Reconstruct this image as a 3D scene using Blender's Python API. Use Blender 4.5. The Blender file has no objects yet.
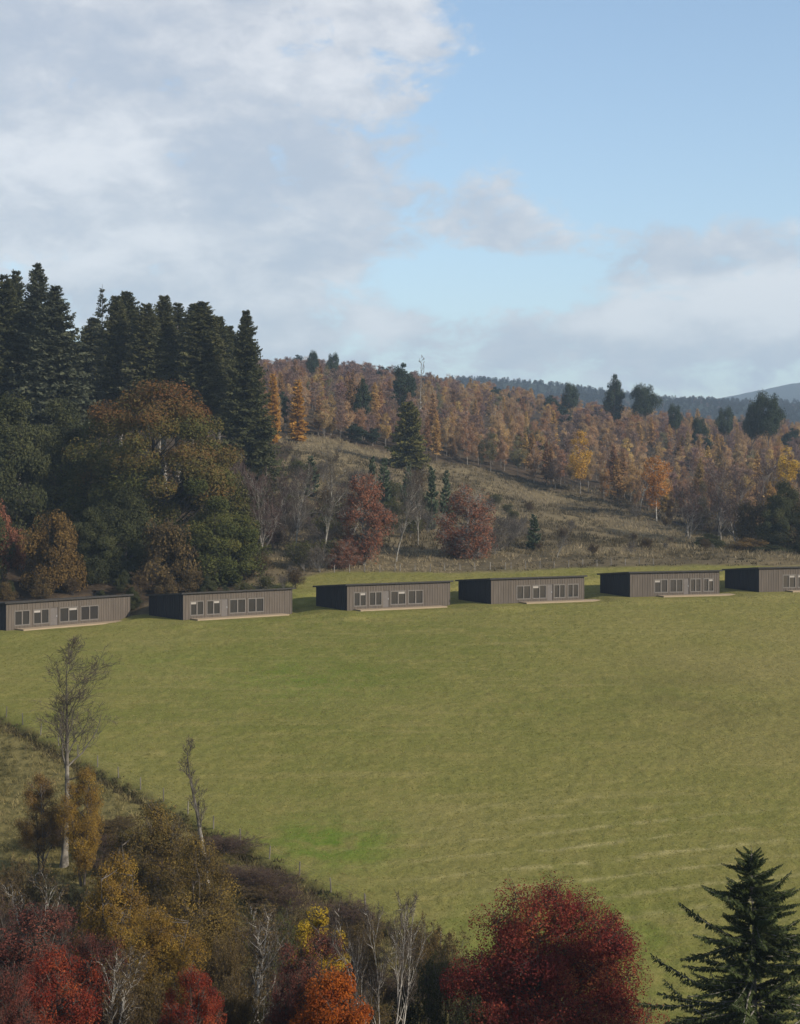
import bpy, math
import numpy as np
from math import radians as R

SC = bpy.context.scene
COL = SC.collection
F, HOR = 1600.0, 480.0            # focal length in pixels, level line of the viewpoint
rng0 = np.random.default_rng(11)

# ----------------------------------------------------------------------------- tagging
def tag(o, label=None, cat=None, group=None, kind=None):
    if label: o['label'] = label
    if cat: o['category'] = cat
    if group: o['group'] = group
    if kind: o['kind'] = kind
    return o

def empty(name, loc, rz=0.0, scale=(1, 1, 1)):
    o = bpy.data.objects.new(name, None)
    COL.objects.link(o)
    o.location = loc
    o.rotation_euler = (0, 0, rz)
    o.scale = scale
    o.empty_display_size = 0.3
    return o

def link(name, me, parent=None):
    o = bpy.data.objects.new(name, me)
    COL.objects.link(o)
    if parent is not None: o.parent = parent
    return o

# ----------------------------------------------------------------------------- mesh builder
class MB:
    def __init__(s):
        s.v, s.q, s.t, s.qc, s.tc, s.qm, s.tm, s.n = [], [], [], [], [], [], [], 0
    def add(s, v, q=None, t=None, c=0.5, m=0):
        v = np.asarray(v, np.float32).reshape(-1, 3)
        if q is not None and len(q):
            q = np.asarray(q, np.int64); s.q.append(q + s.n)
            s.qc.append(np.broadcast_to(np.asarray(c, np.float32), (len(q),)))
            s.qm.append(np.full(len(q), m, np.int32))
        if t is not None and len(t):
            t = np.asarray(t, np.int64); s.t.append(t + s.n)
            s.tc.append(np.broadcast_to(np.asarray(c, np.float32), (len(t),)))
            s.tm.append(np.full(len(t), m, np.int32))
        s.v.append(v); s.n += len(v)
    def box(s, x0, x1, y0, y1, z0, z1, c=0.5, m=0, ztop=None):
        """ztop: optional function (y)->z for the upper face"""
        zt = (lambda y: z1) if ztop is None else ztop
        v = [(x0,y0,z0),(x1,y0,z0),(x1,y1,z0),(x0,y1,z0),(x0,y0,zt(y0)),(x1,y0,zt(y0)),(x1,y1,zt(y1)),(x0,y1,zt(y1))]
        q = [(0,3,2,1),(4,5,6,7),(0,1,5,4),(1,2,6,5),(2,3,7,6),(3,0,4,7)]
        s.add(v, q, c=c, m=m)
    def mesh(s, name, mats, smooth=False):
        v = np.concatenate(s.v)
        q = np.concatenate(s.q) if s.q else np.zeros((0, 4), np.int64)
        t = np.concatenate(s.t) if s.t else np.zeros((0, 3), np.int64)
        me = bpy.data.meshes.new(name)
        me.vertices.add(len(v)); me.vertices.foreach_set('co', v.ravel())
        nl = len(q) * 4 + len(t) * 3
        me.loops.add(nl)
        me.loops.foreach_set('vertex_index', np.concatenate([q.ravel(), t.ravel()]).astype(np.int32))
        me.polygons.add(len(q) + len(t))
        st = np.concatenate([np.arange(len(q)) * 4, len(q) * 4 + np.arange(len(t)) * 3]).astype(np.int32)
        me.polygons.foreach_set('loop_start', st)
        cc = np.concatenate(s.qc + s.tc) if (s.qc or s.tc) else np.zeros(0, np.float32)
        mm = np.concatenate(s.qm + s.tm) if (s.qm or s.tm) else np.zeros(0, np.int32)
        me.polygons.foreach_set('material_index', mm)
        me.polygons.foreach_set('use_smooth', np.full(len(q) + len(t), bool(smooth)))
        a = me.attributes.new('tint', 'FLOAT', 'FACE')
        a.data.foreach_set('value', cc.astype(np.float32))
        for m in (mats if isinstance(mats, (list, tuple)) else [mats]): me.materials.append(m)
        me.update(calc_edges=True)
        return me

def norm(a):
    return a / np.maximum(np.linalg.norm(a, axis=-1, keepdims=True), 1e-9)

def tubes(mb, P, Rd, k=5, c=0.5, m=0):
    P = np.asarray(P, float); Rd = np.asarray(Rd, float)
    n, mm, _ = P.shape
    T = np.empty_like(P)
    T[:, 1:-1] = P[:, 2:] - P[:, :-2]; T[:, 0] = P[:, 1] - P[:, 0]; T[:, -1] = P[:, -1] - P[:, -2]
    T = norm(T)
    ref = np.where(np.abs(T[:, :1, 2:3]) > 0.9, np.array([1., 0, 0]), np.array([0, 0, 1.]))
    U = norm(np.cross(T, np.broadcast_to(ref, T.shape))); V = np.cross(T, U)
    a = np.arange(k) / k * 2 * np.pi
    ring = U[:, :, None] * np.cos(a)[None, None, :, None] + V[:, :, None] * np.sin(a)[None, None, :, None]
    v = P[:, :, None] + ring * Rd[:, :, None, None]
    idx = np.arange(n * mm * k).reshape(n, mm, k)
    A = idx[:, :-1]; B = idx[:, 1:]
    q = np.stack([A, np.roll(A, -1, 2), np.roll(B, -1, 2), B], -1).reshape(-1, 4)
    if np.ndim(c) == 1: c = np.repeat(c, (mm - 1) * k)
    mb.add(v.reshape(-1, 3), q, c=c, m=m)

def leaf_cards(mb, rng, C, N, size, aspect=0.6, c=0.5, m=0):
    """small diamond leaves at C facing N"""
    n = len(C); N = norm(N)
    t = norm(np.cross(N, rng.normal(size=(n, 3)))); b = np.cross(N, t)
    size = np.broadcast_to(size, (n,))[:, None]
    v = np.stack([C - t * size, C + b * size * aspect, C + t * size, C - b * size * aspect], 1)
    mb.add(v.reshape(-1, 3), np.arange(n * 4).reshape(n, 4), c=c, m=m)

def sprays(mb, B, D, N, L, W, c=0.5, m=0):
    """elongated diamonds from base B along D; N = rough normal"""
    n = len(B); D = norm(D); S = norm(np.cross(D, N))
    L = np.broadcast_to(L, (n,))[:, None]; W = np.broadcast_to(W, (n,))[:, None]
    mid = B + D * L * 0.45
    v = np.stack([B, mid + S * W, B + D * L, mid - S * W], 1)
    mb.add(v.reshape(-1, 3), np.arange(n * 4).reshape(n, 4), c=c, m=m)

def fit(tm, cm, H, Rw):
    """bring a finished tree to its stated height and half width"""
    v = np.concatenate(cm.v + (tm.v if sum(len(a) for a in cm.v) < 50 else []))
    hz = np.quantile(v[:, 2], 0.9985); r = np.quantile(np.abs(v[:, :2]), 0.988)
    kz, kr = H / hz, Rw / r
    for b in (tm, cm):
        b.v = [a * np.array([kr, kr, kz], np.float32) for a in b.v]

def limb_paths(rng, S, D, L, m=6, up=0.3, wob=0.25):
    n = len(S)
    P = np.empty((n, m, 3)); P[:, 0] = S
    d = norm(D.copy())
    for i in range(1, m):
        d = norm(d + np.array([0, 0, up / (m - 1)]) + rng.normal(size=(n, 3)) * wob / math.sqrt(m))
        P[:, i] = P[:, i - 1] + d * (L / (m - 1))[:, None]
    return P

def kids(rng, P, Rd, L, nk, t0=0.3, ang=(25, 55), ratio=0.55, rr=0.55):
    n, m, _ = P.shape
    t = (t0 + (1 - t0) * ((np.arange(nk)[None, :] + rng.random((n, nk))) / nk)).clip(0, 0.999)
    f = t * (m - 1); i = f.astype(int); w = (f - i)[..., None]
    ar = np.arange(n)[:, None]
    S = P[ar, i] * (1 - w) + P[ar, i + 1] * w
    T = norm(P[ar, i + 1] - P[ar, i])
    rad = (Rd[ar, i] * (1 - w[..., 0]) + Rd[ar, i + 1] * w[..., 0])
    perp = norm(np.cross(T, rng.normal(size=T.shape)))
    a = np.radians(rng.uniform(ang[0], ang[1], t.shape))[..., None]
    D = T * np.cos(a) + perp * np.sin(a)
    l = L[:, None] * ratio * (1.15 - 0.6 * t) * rng.uniform(0.7, 1.25, t.shape)
    return S.reshape(-1, 3), D.reshape(-1, 3), l.ravel(), (rad * rr).ravel()

# ----------------------------------------------------------------------------- materials
def new_mat(name):
    m = bpy.data.materials.new(name); m.use_nodes = True
    nt = m.node_tree; nt.nodes.clear()
    return m, nt, nt.nodes, nt.links

def N(nodes, typ, **kw):
    n = nodes.new(typ)
    for k, v in kw.items(): setattr(n, k, v)
    return n

def ramp(nodes, stops):
    r = nodes.new('ShaderNodeValToRGB')
    e = r.color_ramp.elements
    while len(e) > 1: e.remove(e[-1])
    e[0].position = stops[0][0]; e[0].color = (*stops[0][1], 1)
    for p, c in stops[1:]:
        x = e.new(p); x.color = (*c, 1)
    return r

def foliage(name, cols, trans=0.3, objcol=False):
    m, nt, nd, lk = new_mat(name)
    at = N(nd, 'ShaderNodeAttribute', attribute_name='tint')
    rp = ramp(nd, [(i / max(1, len(cols) - 1), c) for i, c in enumerate(cols)])
    lk.new(at.outputs['Fac'], rp.inputs[0])
    col = rp.outputs[0]
    if objcol:
        oi = N(nd, 'ShaderNodeObjectInfo')
        mx = N(nd, 'ShaderNodeMix', data_type='RGBA', blend_type='MULTIPLY'); mx.inputs[0].default_value = 1
        lk.new(col, mx.inputs[6]); lk.new(oi.outputs['Color'], mx.inputs[7]); col = mx.outputs[2]
    di = N(nd, 'ShaderNodeBsdfDiffuse'); tr = N(nd, 'ShaderNodeBsdfTranslucent')
    mix = N(nd, 'ShaderNodeMixShader'); mix.inputs[0].default_value = trans
    out = N(nd, 'ShaderNodeOutputMaterial')
    lk.new(col, di.inputs[0]); lk.new(col, tr.inputs[0])
    lk.new(di.outputs[0], mix.inputs[1]); lk.new(tr.outputs[0], mix.inputs[2]); lk.new(mix.outputs[0], out.inputs[0])
    return m

def bark(name, c1, c2, scale=6.0, stretch=0.25):
    m, nt, nd, lk = new_mat(name)
    tc = N(nd, 'ShaderNodeTexCoord'); mp = N(nd, 'ShaderNodeMapping')
    mp.inputs['Scale'].default_value = (1, 1, stretch)
    no = N(nd, 'ShaderNodeTexNoise'); no.inputs['Scale'].default_value = scale; no.inputs['Detail'].default_value = 6
    rp = ramp(nd, [(0.35, c1), (0.65, c2)])
    bs = N(nd, 'ShaderNodeBsdfPrincipled'); bs.inputs['Roughness'].default_value = 0.95
    bs.inputs['Specular IOR Level'].default_value = 0.1
    out = N(nd, 'ShaderNodeOutputMaterial')
    lk.new(tc.outputs['Object'], mp.inputs[0]); lk.new(mp.outputs[0], no.inputs[0]); lk.new(no.outputs[0], rp.inputs[0])
    lk.new(rp.outputs[0], bs.inputs['Base Color']); lk.new(bs.outputs[0], out.inputs[0])
    return m

def plain(name, c, rough=0.8, spec=0.3, noise=0.25, scale=(3, 3, 3)):
    m, nt, nd, lk = new_mat(name)
    tc = N(nd, 'ShaderNodeTexCoord'); mp = N(nd, 'ShaderNodeMapping'); mp.inputs['Scale'].default_value = scale
    no = N(nd, 'ShaderNodeTexNoise'); no.inputs['Scale'].default_value = 1.0; no.inputs['Detail'].default_value = 5
    rp = ramp(nd, [(0.25, tuple(x * (1 - noise) for x in c)), (0.75, tuple(min(1, x * (1 + noise)) for x in c))])
    bs = N(nd, 'ShaderNodeBsdfPrincipled'); bs.inputs['Roughness'].default_value = rough
    bs.inputs['Specular IOR Level'].default_value = spec
    out = N(nd, 'ShaderNodeOutputMaterial')
    lk.new(tc.outputs['Object'], mp.inputs[0]); lk.new(mp.outputs[0], no.inputs[0]); lk.new(no.outputs[0], rp.inputs[0])
    lk.new(rp.outputs[0], bs.inputs['Base Color']); lk.new(bs.outputs[0], out.inputs[0])
    return m

BARK = bark('bark_brown', (0.05, 0.04, 0.032), (0.13, 0.11, 0.09))
BARK_D = bark('bark_dark', (0.03, 0.026, 0.022), (0.08, 0.068, 0.055))
BARK_P = bark('bark_pale', (0.20, 0.18, 0.15), (0.46, 0.43, 0.38), 3.0, 1.4)
BARK_G = bark('bark_grey', (0.10, 0.09, 0.08), (0.24, 0.22, 0.19), 4.0, 0.6)
TWIG = bark('twig_grey', (0.05, 0.040, 0.032), (0.10, 0.08, 0.062))

# ----------------------------------------------------------------------------- terrain
TY = np.array([190., 210, 250, 300, 350, 450, 700, 1000, 1800, 2600, 4000, 5200, 6500])
TP = np.array([-700., -300, 0, 150, 300, 400, 500, 600, 700, 800, 1100, 1500])
def zz(py, y): return (HOR - py) / F * y
TZ = np.array([
    #-700  -300    0    150   300   400   500   600   700   800  1100  1500
    [-8.0,-10.0,-12.2,-12.6,-12.7,-12.7,-12.7,-12.7,-12.7,-12.7,-12.7,-12.7],   # 190
    [-3.0, -5.5, -8.0, -8.8,-10.2,-10.5,-10.5,-10.5,-10.5,-10.5,-10.5,-10.5],   # 210
    [ 4.0,  2.0, -1.5, -2.4, -4.8, -6.2, -8.0, -9.3,-10.0,-10.4,-10.4,-10.4],   # 250
    [12.0, 10.0,  6.5,  5.0,  3.2, -0.2, -3.5, -6.5, -8.3, -9.3, -9.5, -9.5],   # 300
    [19.0, 17.0, 13.0, 12.0, 11.0,  6.0,  2.5, -1.5, -4.5, -6.0, -7.0, -7.0],   # 350
    [30.0, 28.0, 24.0, 23.0, 22.0, 17.5, 12.5,  8.0,  3.5,  1.5,  0.0,  0.0],   # 450
    [50.0, 48.0, 46.0, 45.0, 43.5, 39.0, 32.0, 25.0, 19.8, 16.5, 13.0, 11.0],   # 700
    [60.0, 58.0, 56.0, 54.0, 48.0, 39.0, 26.0, 14.0,  6.0,  2.0,  0.0,  0.0],   # 1000
    [zz(362,1800),zz(366,1800),zz(370,1800),zz(372,1800),zz(375,1800),zz(377,1800),zz(382,1800),zz(391,1800),zz(397,1800),zz(401,1800),zz(402,1800),zz(396,1800)],
    [80., 80, 80, 80, 80, 80, 75, 70, 60, 60, 60, 60],
    [zz(398,4000),zz(398,4000),zz(398,4000),zz(398,4000),zz(399,4000),zz(400,4000),zz(402,4000),zz(404,4000),zz(398,4000),zz(382,4000),zz(366,4000),zz(376,4000)],
    [150.]*12,
    [60.]*12])

def cr1(i, n): return np.clip(i, 0, n - 1)
def cubic_weights(w):
    return (-0.5*w + w*w - 0.5*w**3, 1 - 2.5*w*w + 1.5*w**3, 0.5*w + 2*w*w - 1.5*w**3, -0.5*w*w + 0.5*w**3)
def table(y, px):
    y = np.clip(y, TY[0], TY[-1]); px = np.clip(px, TP[0], TP[-1])
    i = np.clip(np.searchsorted(TY, y) - 1, 0, len(TY) - 2); wy = (y - TY[i]) / (TY[i + 1] - TY[i])
    j = np.clip(np.searchsorted(TP, px) - 1, 0, len(TP) - 2); wp = (px - TP[j]) / (TP[j + 1] - TP[j])
    Wp = cubic_weights(wp)
    def row(ii):
        ii = cr1(ii, len(TY))
        return sum(Wp[k] * TZ[ii, cr1(j - 1 + k, len(TP))] for k in range(4))
    # along the distance: smooth mix of two rows (no overshoot)
    return row(i) * (1 - wy) + row(i + 1) * wy

_pg = np.random.default_rng(3).random((64, 64))
def vnoise(x, y):
    xi = np.floor(x).astype(int); yi = np.floor(y).astype(int)
    fx = x - xi; fy = y - yi
    fx = fx * fx * (3 - 2 * fx); fy = fy * fy * (3 - 2 * fy)
    g = lambda a, b: _pg[a % 64, b % 64]
    return (g(xi, yi) * (1 - fx) + g(xi + 1, yi) * fx) * (1 - fy) + (g(xi, yi + 1) * (1 - fx) + g(xi + 1, yi + 1) * fx) * fy - 0.5
def fbm(x, y, o=4):
    a, s = 1.0, 0.0
    for k in range(o):
        s = s + a * vnoise(x * 2**k + 17 * k, y * 2**k + 31 * k); a *= 0.5
    return s
def sstep(a, b, x):
    t = np.clip((x - a) / (b - a), 0, 1); return t * t * (3 - 2 * t)

FN = np.array([-0.808, -0.59])
def fence_s(x, y): return (x + 32.0) * FN[0] + (y - 130.0) * FN[1]     # >0 : below the fence

def plane_z(y): return -33.4 + 0.109 * y
def field_edge(x):                                       # upper limit of the mown field
    return 177.5 + 22.0 * sstep(-24, -8, x) + 5.0 * sstep(10, 34, x)

def base_z(x, y):
    px = 400 + F * x / np.maximum(y, 60)
    z = np.where(y < 190, plane_z(y), 0)
    hi = table(y, px)
    w = sstep(178, 206, y)
    z = plane_z(np.minimum(y, 212)) * (1 - w) + hi * w
    s = fence_s(x, y)
    z = z - np.minimum(2.6, 0.2 * np.maximum(s, 0)) * (1 - sstep(140, 175, y))
    # far slopes and rough ground undulate, the field only a little
    z = z + fbm(x / 26, y / 26) * (0.25 + 1.6 * sstep(205, 260, y)) + fbm(x / 160 + 5, y / 160) * 9 * sstep(800, 1600, y)
    z = z + fbm(x / 3.1, y / 3.1, 3) * 0.35 * sstep(0, 4, s) * (1 - sstep(140, 170, y)) + fbm(x / 4, y / 4, 3) * 0.55 * sstep(0, 8, y - field_edge(x)) * (1 - sstep(400, 700, y))
    z = z + fbm(x / 0.6, y / 0.6, 2) * 0.085 * (1 - sstep(200, 230, y)) * sstep(66, 74, y) - 0.35 * np.exp(-((s - 0.7) / 0.5) ** 2) * (1 - sstep(150, 180, y))
    # the bank the photographer stands on
    near = 1 - sstep(68, 82, y)
    z = z * (1 - near) + (-25.6 + 0.16 * (78 - np.maximum(y, 50)) + fbm(x / 9, y / 9) * 0.6) * near
    yy = np.maximum(y, 1.0)
    bank = -1.7 - 0.62 * (yy - 1.0)
    return np.maximum(z, bank)

# lodges: front corner pixels (left, base row), back corner column, right front corner column
LODGES = [  # pxA, pyA, pxBack, pxB, mirrored
    (6, 630.5, -36, 130, False), (183, 620, 149, 292, False), (347, 610.5, 316, 450, False),
    (491, 604, 458.5, 584, True), (630, 597, 600, 719.5, True), (759, 592, 725, 846, True)]
LD = 7.8
PADS = []
def solve_lodges():
    for (ax, ay, bx, cx, mir) in LODGES:
        y = 33.4 / ((ay - HOR) / F + 0.109); x = (ax - 400) / F * y; z = plane_z(y)
        best = None
        for th in np.radians(np.arange(5, 60, 0.25)):
            X = x - math.sin(th) * LD; Y = y + math.cos(th) * LD
            e = abs(400 + F * X / Y - bx)
            if best is None or e < best[0]: best = (e, th)
        th = best[1]
        Ls = np.arange(6, 24, 0.05)
        q = 400 + F * (x + Ls * math.cos(th)) / (y + Ls * math.sin(th))
        L = Ls[np.argmin(np.abs(q - cx))]
        PADS.append((x, y, z, th, float(L), mir))
solve_lodges()

def ground(x, y):
    x = np.asarray(x, float); y = np.asarray(y, float)
    z = base_z(x, y)
    for (px, py, pz, th, L, mir) in PADS:
        dx, dy = x - px, y - py
        u = dx * math.cos(th) + dy * math.sin(th); v = -dx * math.sin(th) + dy * math.cos(th)
        d = np.hypot(np.maximum(np.maximum(-1.0 - u, u - L - 1.0), 0), np.maximum(np.maximum(-2.6 - v, v - LD - 0.8), 0))
        w = 1 - sstep(0, 3.2, d)
        z = z * (1 - w) + (pz - 0.02) * w
    return z
def gz(x, y): return float(ground(np.array([x]), np.array([y]))[0])

def build_terrain():
    near = np.arange(-40, 40, 2.5)
    mid = np.concatenate([np.arange(40, 72, 0.5), np.arange(72, 212, 0.3), np.arange(212, 245, 0.5)])
    far = np.concatenate([np.arange(245, 420, 1.5), np.geomspace(420, 6500, 110)])
    ys = np.concatenate([near, mid, far])
    sc = np.concatenate([-np.geomspace(0.9, 0.26, 40)[:-1], np.linspace(-0.26, 0.26, 680), np.geomspace(0.26, 0.9, 40)[1:]])
    Y, S = np.meshgrid(ys, sc, indexing='ij'); X = S * (Y + 60)
    X = np.where(np.abs(S) > 0.26, X + np.sign(S) * (np.abs(S) - 0.26) * 60, X)
    Z = ground(X, Y)
    n, m = X.shape
    idx = np.arange(n * m).reshape(n, m)
    q = np.stack([idx[:-1, :-1], idx[:-1, 1:], idx[1:, 1:], idx[1:, :-1]], -1).reshape(-1, 4)
    mb = MB(); mb.add(np.stack([X, Y, Z], -1).reshape(-1, 3), q)
    me = mb.mesh('ground', ground_mat(), smooth=True)
    s = fence_s(X, Y)
    jitter = fbm(X / 7, Y / 7) * 5
    rough = sstep(-1.0, 2.0, Y - field_edge(X) + jitter * 0.4)
    bankm = sstep(-0.3, 1.2, s + fbm(X / 2, Y / 2) * 1.0) * (1 - sstep(150, 180, Y))
    px = 400 + F * X / np.maximum(Y, 60)
    edge = np.interp(px, [-200, 230, 262, 300, 500, 600, 650, 720, 780, 1200], [177, 179, 212, 338, 346, 322, 306, 276, 250, 240])
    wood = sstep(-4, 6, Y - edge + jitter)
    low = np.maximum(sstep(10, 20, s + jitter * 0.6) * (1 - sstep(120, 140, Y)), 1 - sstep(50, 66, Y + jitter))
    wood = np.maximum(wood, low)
    for nm, arr in (('rough', np.maximum(rough, bankm)), ('wood', wood), ('ditch', 0.55 * np.exp(-((s - 0.8 + fbm(X / 1.5, Y / 1.5) * 0.8) / 0.5) ** 2) * (1 - sstep(150, 180, Y)))):
        a = me.attributes.new(nm, 'FLOAT', 'POINT'); a.data.foreach_set('value', arr.ravel().astype(np.float32))
    tag(link('ground', me), kind='structure')

def ground_mat():
    m, nt, nd, lk = new_mat('ground')
    geo = N(nd, 'ShaderNodeNewGeometry')
    pos = geo.outputs['Position']
    def noise(scale, detail=5, rough=0.6, stretch=None, rot=0):
        mp = N(nd, 'ShaderNodeMapping')
        if stretch: mp.inputs['Scale'].default_value = stretch
        mp.inputs['Rotation'].default_value = (0, 0, rot)
        lk.new(pos, mp.inputs[0])
        n = N(nd, 'ShaderNodeTexNoise'); n.inputs['Scale'].default_value = scale
        n.inputs['Detail'].default_value = detail; n.inputs['Roughness'].default_value = rough
        lk.new(mp.outputs[0], n.inputs[0]); return n.outputs[0]
    def mix(f, a, b, bt='MIX'):
        x = N(nd, 'ShaderNodeMix', data_type='RGBA', blend_type=bt)
        for sck, v in ((0, f), (6, a), (7, b)):
            if isinstance(v, (tuple, float, int)): x.inputs[sck].default_value = (*v, 1) if isinstance(v, tuple) else v
            else: lk.new(v, x.inputs[sck])
        return x.outputs[2]
    def rmp(f, *st):
        r = ramp(nd, st); lk.new(f, r.inputs[0]); return r.outputs[0]
    def mr(f, a, b, lo=0.0, hi=1.0):
        x = N(nd, 'ShaderNodeMapRange'); x.interpolation_type = 'SMOOTHSTEP'
        for i, v in enumerate((a, b, lo, hi)): x.inputs[i + 1].default_value = v
        lk.new(f, x.inputs[0]); return x.outputs[0]
    def math_(op, a, b=None):
        x = N(nd, 'ShaderNodeMath', operation=op)
        for i, v in enumerate((a, b)):
            if v is None: continue
            if isinstance(v, (int, float)): x.inputs[i].default_value = v
            else: lk.new(v, x.inputs[i])
        return x.outputs[0]
    sep = N(nd, 'ShaderNodeSeparateXYZ'); lk.new(pos, sep.inputs[0])
    X, Y = sep.outputs[0], sep.outputs[1]
    def patch(x, y, rx, ry):
        a = math_('DIVIDE', math_('SUBTRACT', X, x), rx); b = math_('DIVIDE', math_('SUBTRACT', Y, y), ry)
        q = math_('ADD', math_('MULTIPLY', a, a), math_('MULTIPLY', b, b))
        return math_('POWER', 2.718, math_('MULTIPLY', q, -1.0))
    # ---- field grass
    g = rmp(noise(0.035, 4, 0.55), (0.3, (0.142, 0.142, 0.036)), (0.5, (0.178, 0.162, 0.048)), (0.72, (0.220, 0.182, 0.068)))
    g = mix(math_('MULTIPLY', mr(math_('ADD', X, math_('MULTIPLY', Y, -0.12)), -24.0, 10.0, 0.75, 0.0), 0.4), g, (0.115, 0.134, 0.027))
    g = mix(math_('MULTIPLY', mr(noise(0.35, 6, 0.75), 0.42, 0.7), 0.75), g, (0.225, 0.19, 0.062))
    st = noise(1.0, 4, 0.65, (0.06, 0.55, 0.3), R(-54))
    g = mix(math_('MULTIPLY', mr(st, 0.5, 0.72), 0.55), g, (0.235, 0.20, 0.072))
    g = mix(math_('MULTIPLY', mr(noise(1.6, 5, 0.8), 0.46, 0.76), 0.7), g, (0.098, 0.102, 0.024))
    g = mix(math_('MULTIPLY', mr(noise(6.0, 3, 0.8), 0.5, 0.8), 0.5), g, (0.27, 0.235, 0.095))
    g = mix(math_('MULTIPLY', math_('MULTIPLY', patch(27, 136, 10, 14), mr(noise(0.25, 4), 0.35, 0.65)), 0.5), g, (0.125, 0.105, 0.04))
    grn = math_('ADD', math_('ADD', patch(-4.5, 99.5, 4.5, 5.0), math_('MULTIPLY', patch(-8.5, 143, 7, 8), 0.6)), math_('ADD', patch(8.5, 84, 5, 6), math_('MULTIPLY', patch(-24, 150, 9, 8), 0.3)))
    grn = math_('MULTIPLY', grn, mr(noise(0.5, 4), 0.3, 0.65))
    g = mix(math_("MULTIPLY", grn, 0.8), g, (0.082, 0.148, 0.014))
    # faint tractor lines
    qd = math_('ADD', math_('SUBTRACT', Y, math_('MULTIPLY', X, 0.28)), math_('MULTIPLY', noise(0.08, 2), 2.5))
    ln = math_('POWER', math_('ABSOLUTE', math_('SINE', math_('MULTIPLY', qd, 1.05))), 16.0)
    ln = math_('MULTIPLY', math_('MULTIPLY', ln, patch(14, 97, 13, 11)), mr(noise(0.7, 4, 0.7), 0.35, 0.6))
    g = mix(math_('MULTIPLY', ln, 0.65), g, (0.34, 0.29, 0.13))
    # ---- rough pasture on the hill and below the fence
    r = rmp(noise(0.06, 6, 0.7), (0.25, (0.066, 0.053, 0.034)), (0.45, (0.112, 0.088, 0.053)), (0.6, (0.17, 0.132, 0.073)), (0.78, (0.098, 0.085, 0.044)))
    r = mix(math_('MULTIPLY', mr(noise(0.5, 6, 0.8), 0.5, 0.72), 0.7), r, (0.065, 0.05, 0.03))
    r = mix(mr(noise(1.4, 5, 0.8), 0.55, 0.75), r, (0.25, 0.205, 0.12))
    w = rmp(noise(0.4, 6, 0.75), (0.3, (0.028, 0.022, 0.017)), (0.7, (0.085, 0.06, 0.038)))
    ar = N(nd, 'ShaderNodeAttribute', attribute_name='rough'); aw = N(nd, 'ShaderNodeAttribute', attribute_name='wood')
    bk_ = mix(mr(noise(0.9, 6, 0.8), 0.42, 0.66), (0.19, 0.155, 0.06), (0.075, 0.066, 0.026))
    r = mix(mr(Y, 150, 180), bk_, r)
    ad = N(nd, 'ShaderNodeAttribute', attribute_name='ditch')
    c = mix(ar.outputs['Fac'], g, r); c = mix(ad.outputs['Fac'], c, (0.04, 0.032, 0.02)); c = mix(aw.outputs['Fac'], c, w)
    # distant hills carry dark plantation and moor
    farc = rmp(noise(0.006, 6, 0.7), (0.40, (0.018, 0.026, 0.020)), (0.62, (0.028, 0.034, 0.025)), (0.70, (0.11, 0.075, 0.06)))
    c = mix(mr(Y, 760, 1100), c, farc)
    bs = N(nd, 'ShaderNodeBsdfPrincipled'); bs.inputs['Roughness'].default_value = 1.0; bs.inputs['Specular IOR Level'].default_value = 0.0
    lk.new(c, bs.inputs['Base Color'])
    bp = N(nd, 'ShaderNodeBump'); bp.inputs['Strength'].default_value = 0.8; bp.inputs['Distance'].default_value = 0.25
    hh = math_('ADD', noise(2.2, 6, 0.75), math_('MULTIPLY', noise(0.4, 3), 0.8))
    lk.new(hh, bp.inputs['Height']); lk.new(bp.outputs[0], bs.inputs['Normal'])
    out = N(nd, 'ShaderNodeOutputMaterial'); lk.new(bs.outputs[0], out.inputs[0])
    return m
build_terrain()

# ----------------------------------------------------------------------------- grass tufts
def blades(name, mat, rng, x, y, h, wd, nb, spread, tint, label, lean=0.5):
    n = len(x); z = ground(x, y)
    B = np.repeat(np.stack([x, y, z - 0.02], -1), nb, 0)
    B[:, :2] += rng.normal(size=(n * nb, 2)) * spread
    hh = np.repeat(h, nb) * rng.uniform(0.6, 1.2, n * nb)
    ang = rng.uniform(0, 2 * np.pi, n * nb)
    side = np.stack([np.cos(ang), np.sin(ang), 0 * ang], -1) * (wd * rng.uniform(0.6, 1.4, n * nb))[:, None]
    tip = B + np.stack([rng.normal(size=n * nb) * lean * hh, rng.normal(size=n * nb) * lean * hh, hh], -1)
    v = np.stack([B - side, B + side, tip], 1).reshape(-1, 3)
    mb = MB(); mb.add(v, t=np.arange(n * nb * 3).reshape(-1, 3), c=np.clip(np.repeat(tint, nb) + rng.normal(size=n * nb) * 0.15, 0, 1))
    o = link(name, mb.mesh(name, mat))
    tag(o, label, 'grass', kind='stuff')

GRASS = foliage('grass_blades', [(0.19, 0.185, 0.042), (0.235, 0.21, 0.058), (0.28, 0.235, 0.08), (0.34, 0.28, 0.12)], 0.6)
STRAW = foliage('straw_grass', [(0.062, 0.051, 0.029), (0.108, 0.085, 0.049), (0.175, 0.137, 0.077), (0.30, 0.24, 0.145)], 0.35)
def scatter(rng, n, x0, x1, y0, y1, keep):
    """uniform in ground area inside the view fan"""
    y = np.sqrt(rng.uniform(y0**2, y1**2, n)); u = rng.uniform(-0.29, 0.29, n); x = u * y
    k = keep(x, y) & (x > x0) & (x < x1)
    return x[k], y[k]
def in_pad(x, y, m=0.3):
    r = np.zeros(len(x), bool)
    for (px, py, pz, th, L, mir) in PADS:
        dx, dy = x - px, y - py
        u = dx * math.cos(th) + dy * math.sin(th); v = -dx * math.sin(th) + dy * math.cos(th)
        r |= (u > -m) & (u < L + m + 1) & (v > -2.4) & (v < LD + m)
    return r
rg = np.random.default_rng(5)
x, y = scatter(rg, 150000, -999, 999, 72, 208, lambda x, y: (fence_s(x, y) < -0.2) & (y < field_edge(x)) & ~in_pad(x, y))
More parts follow.
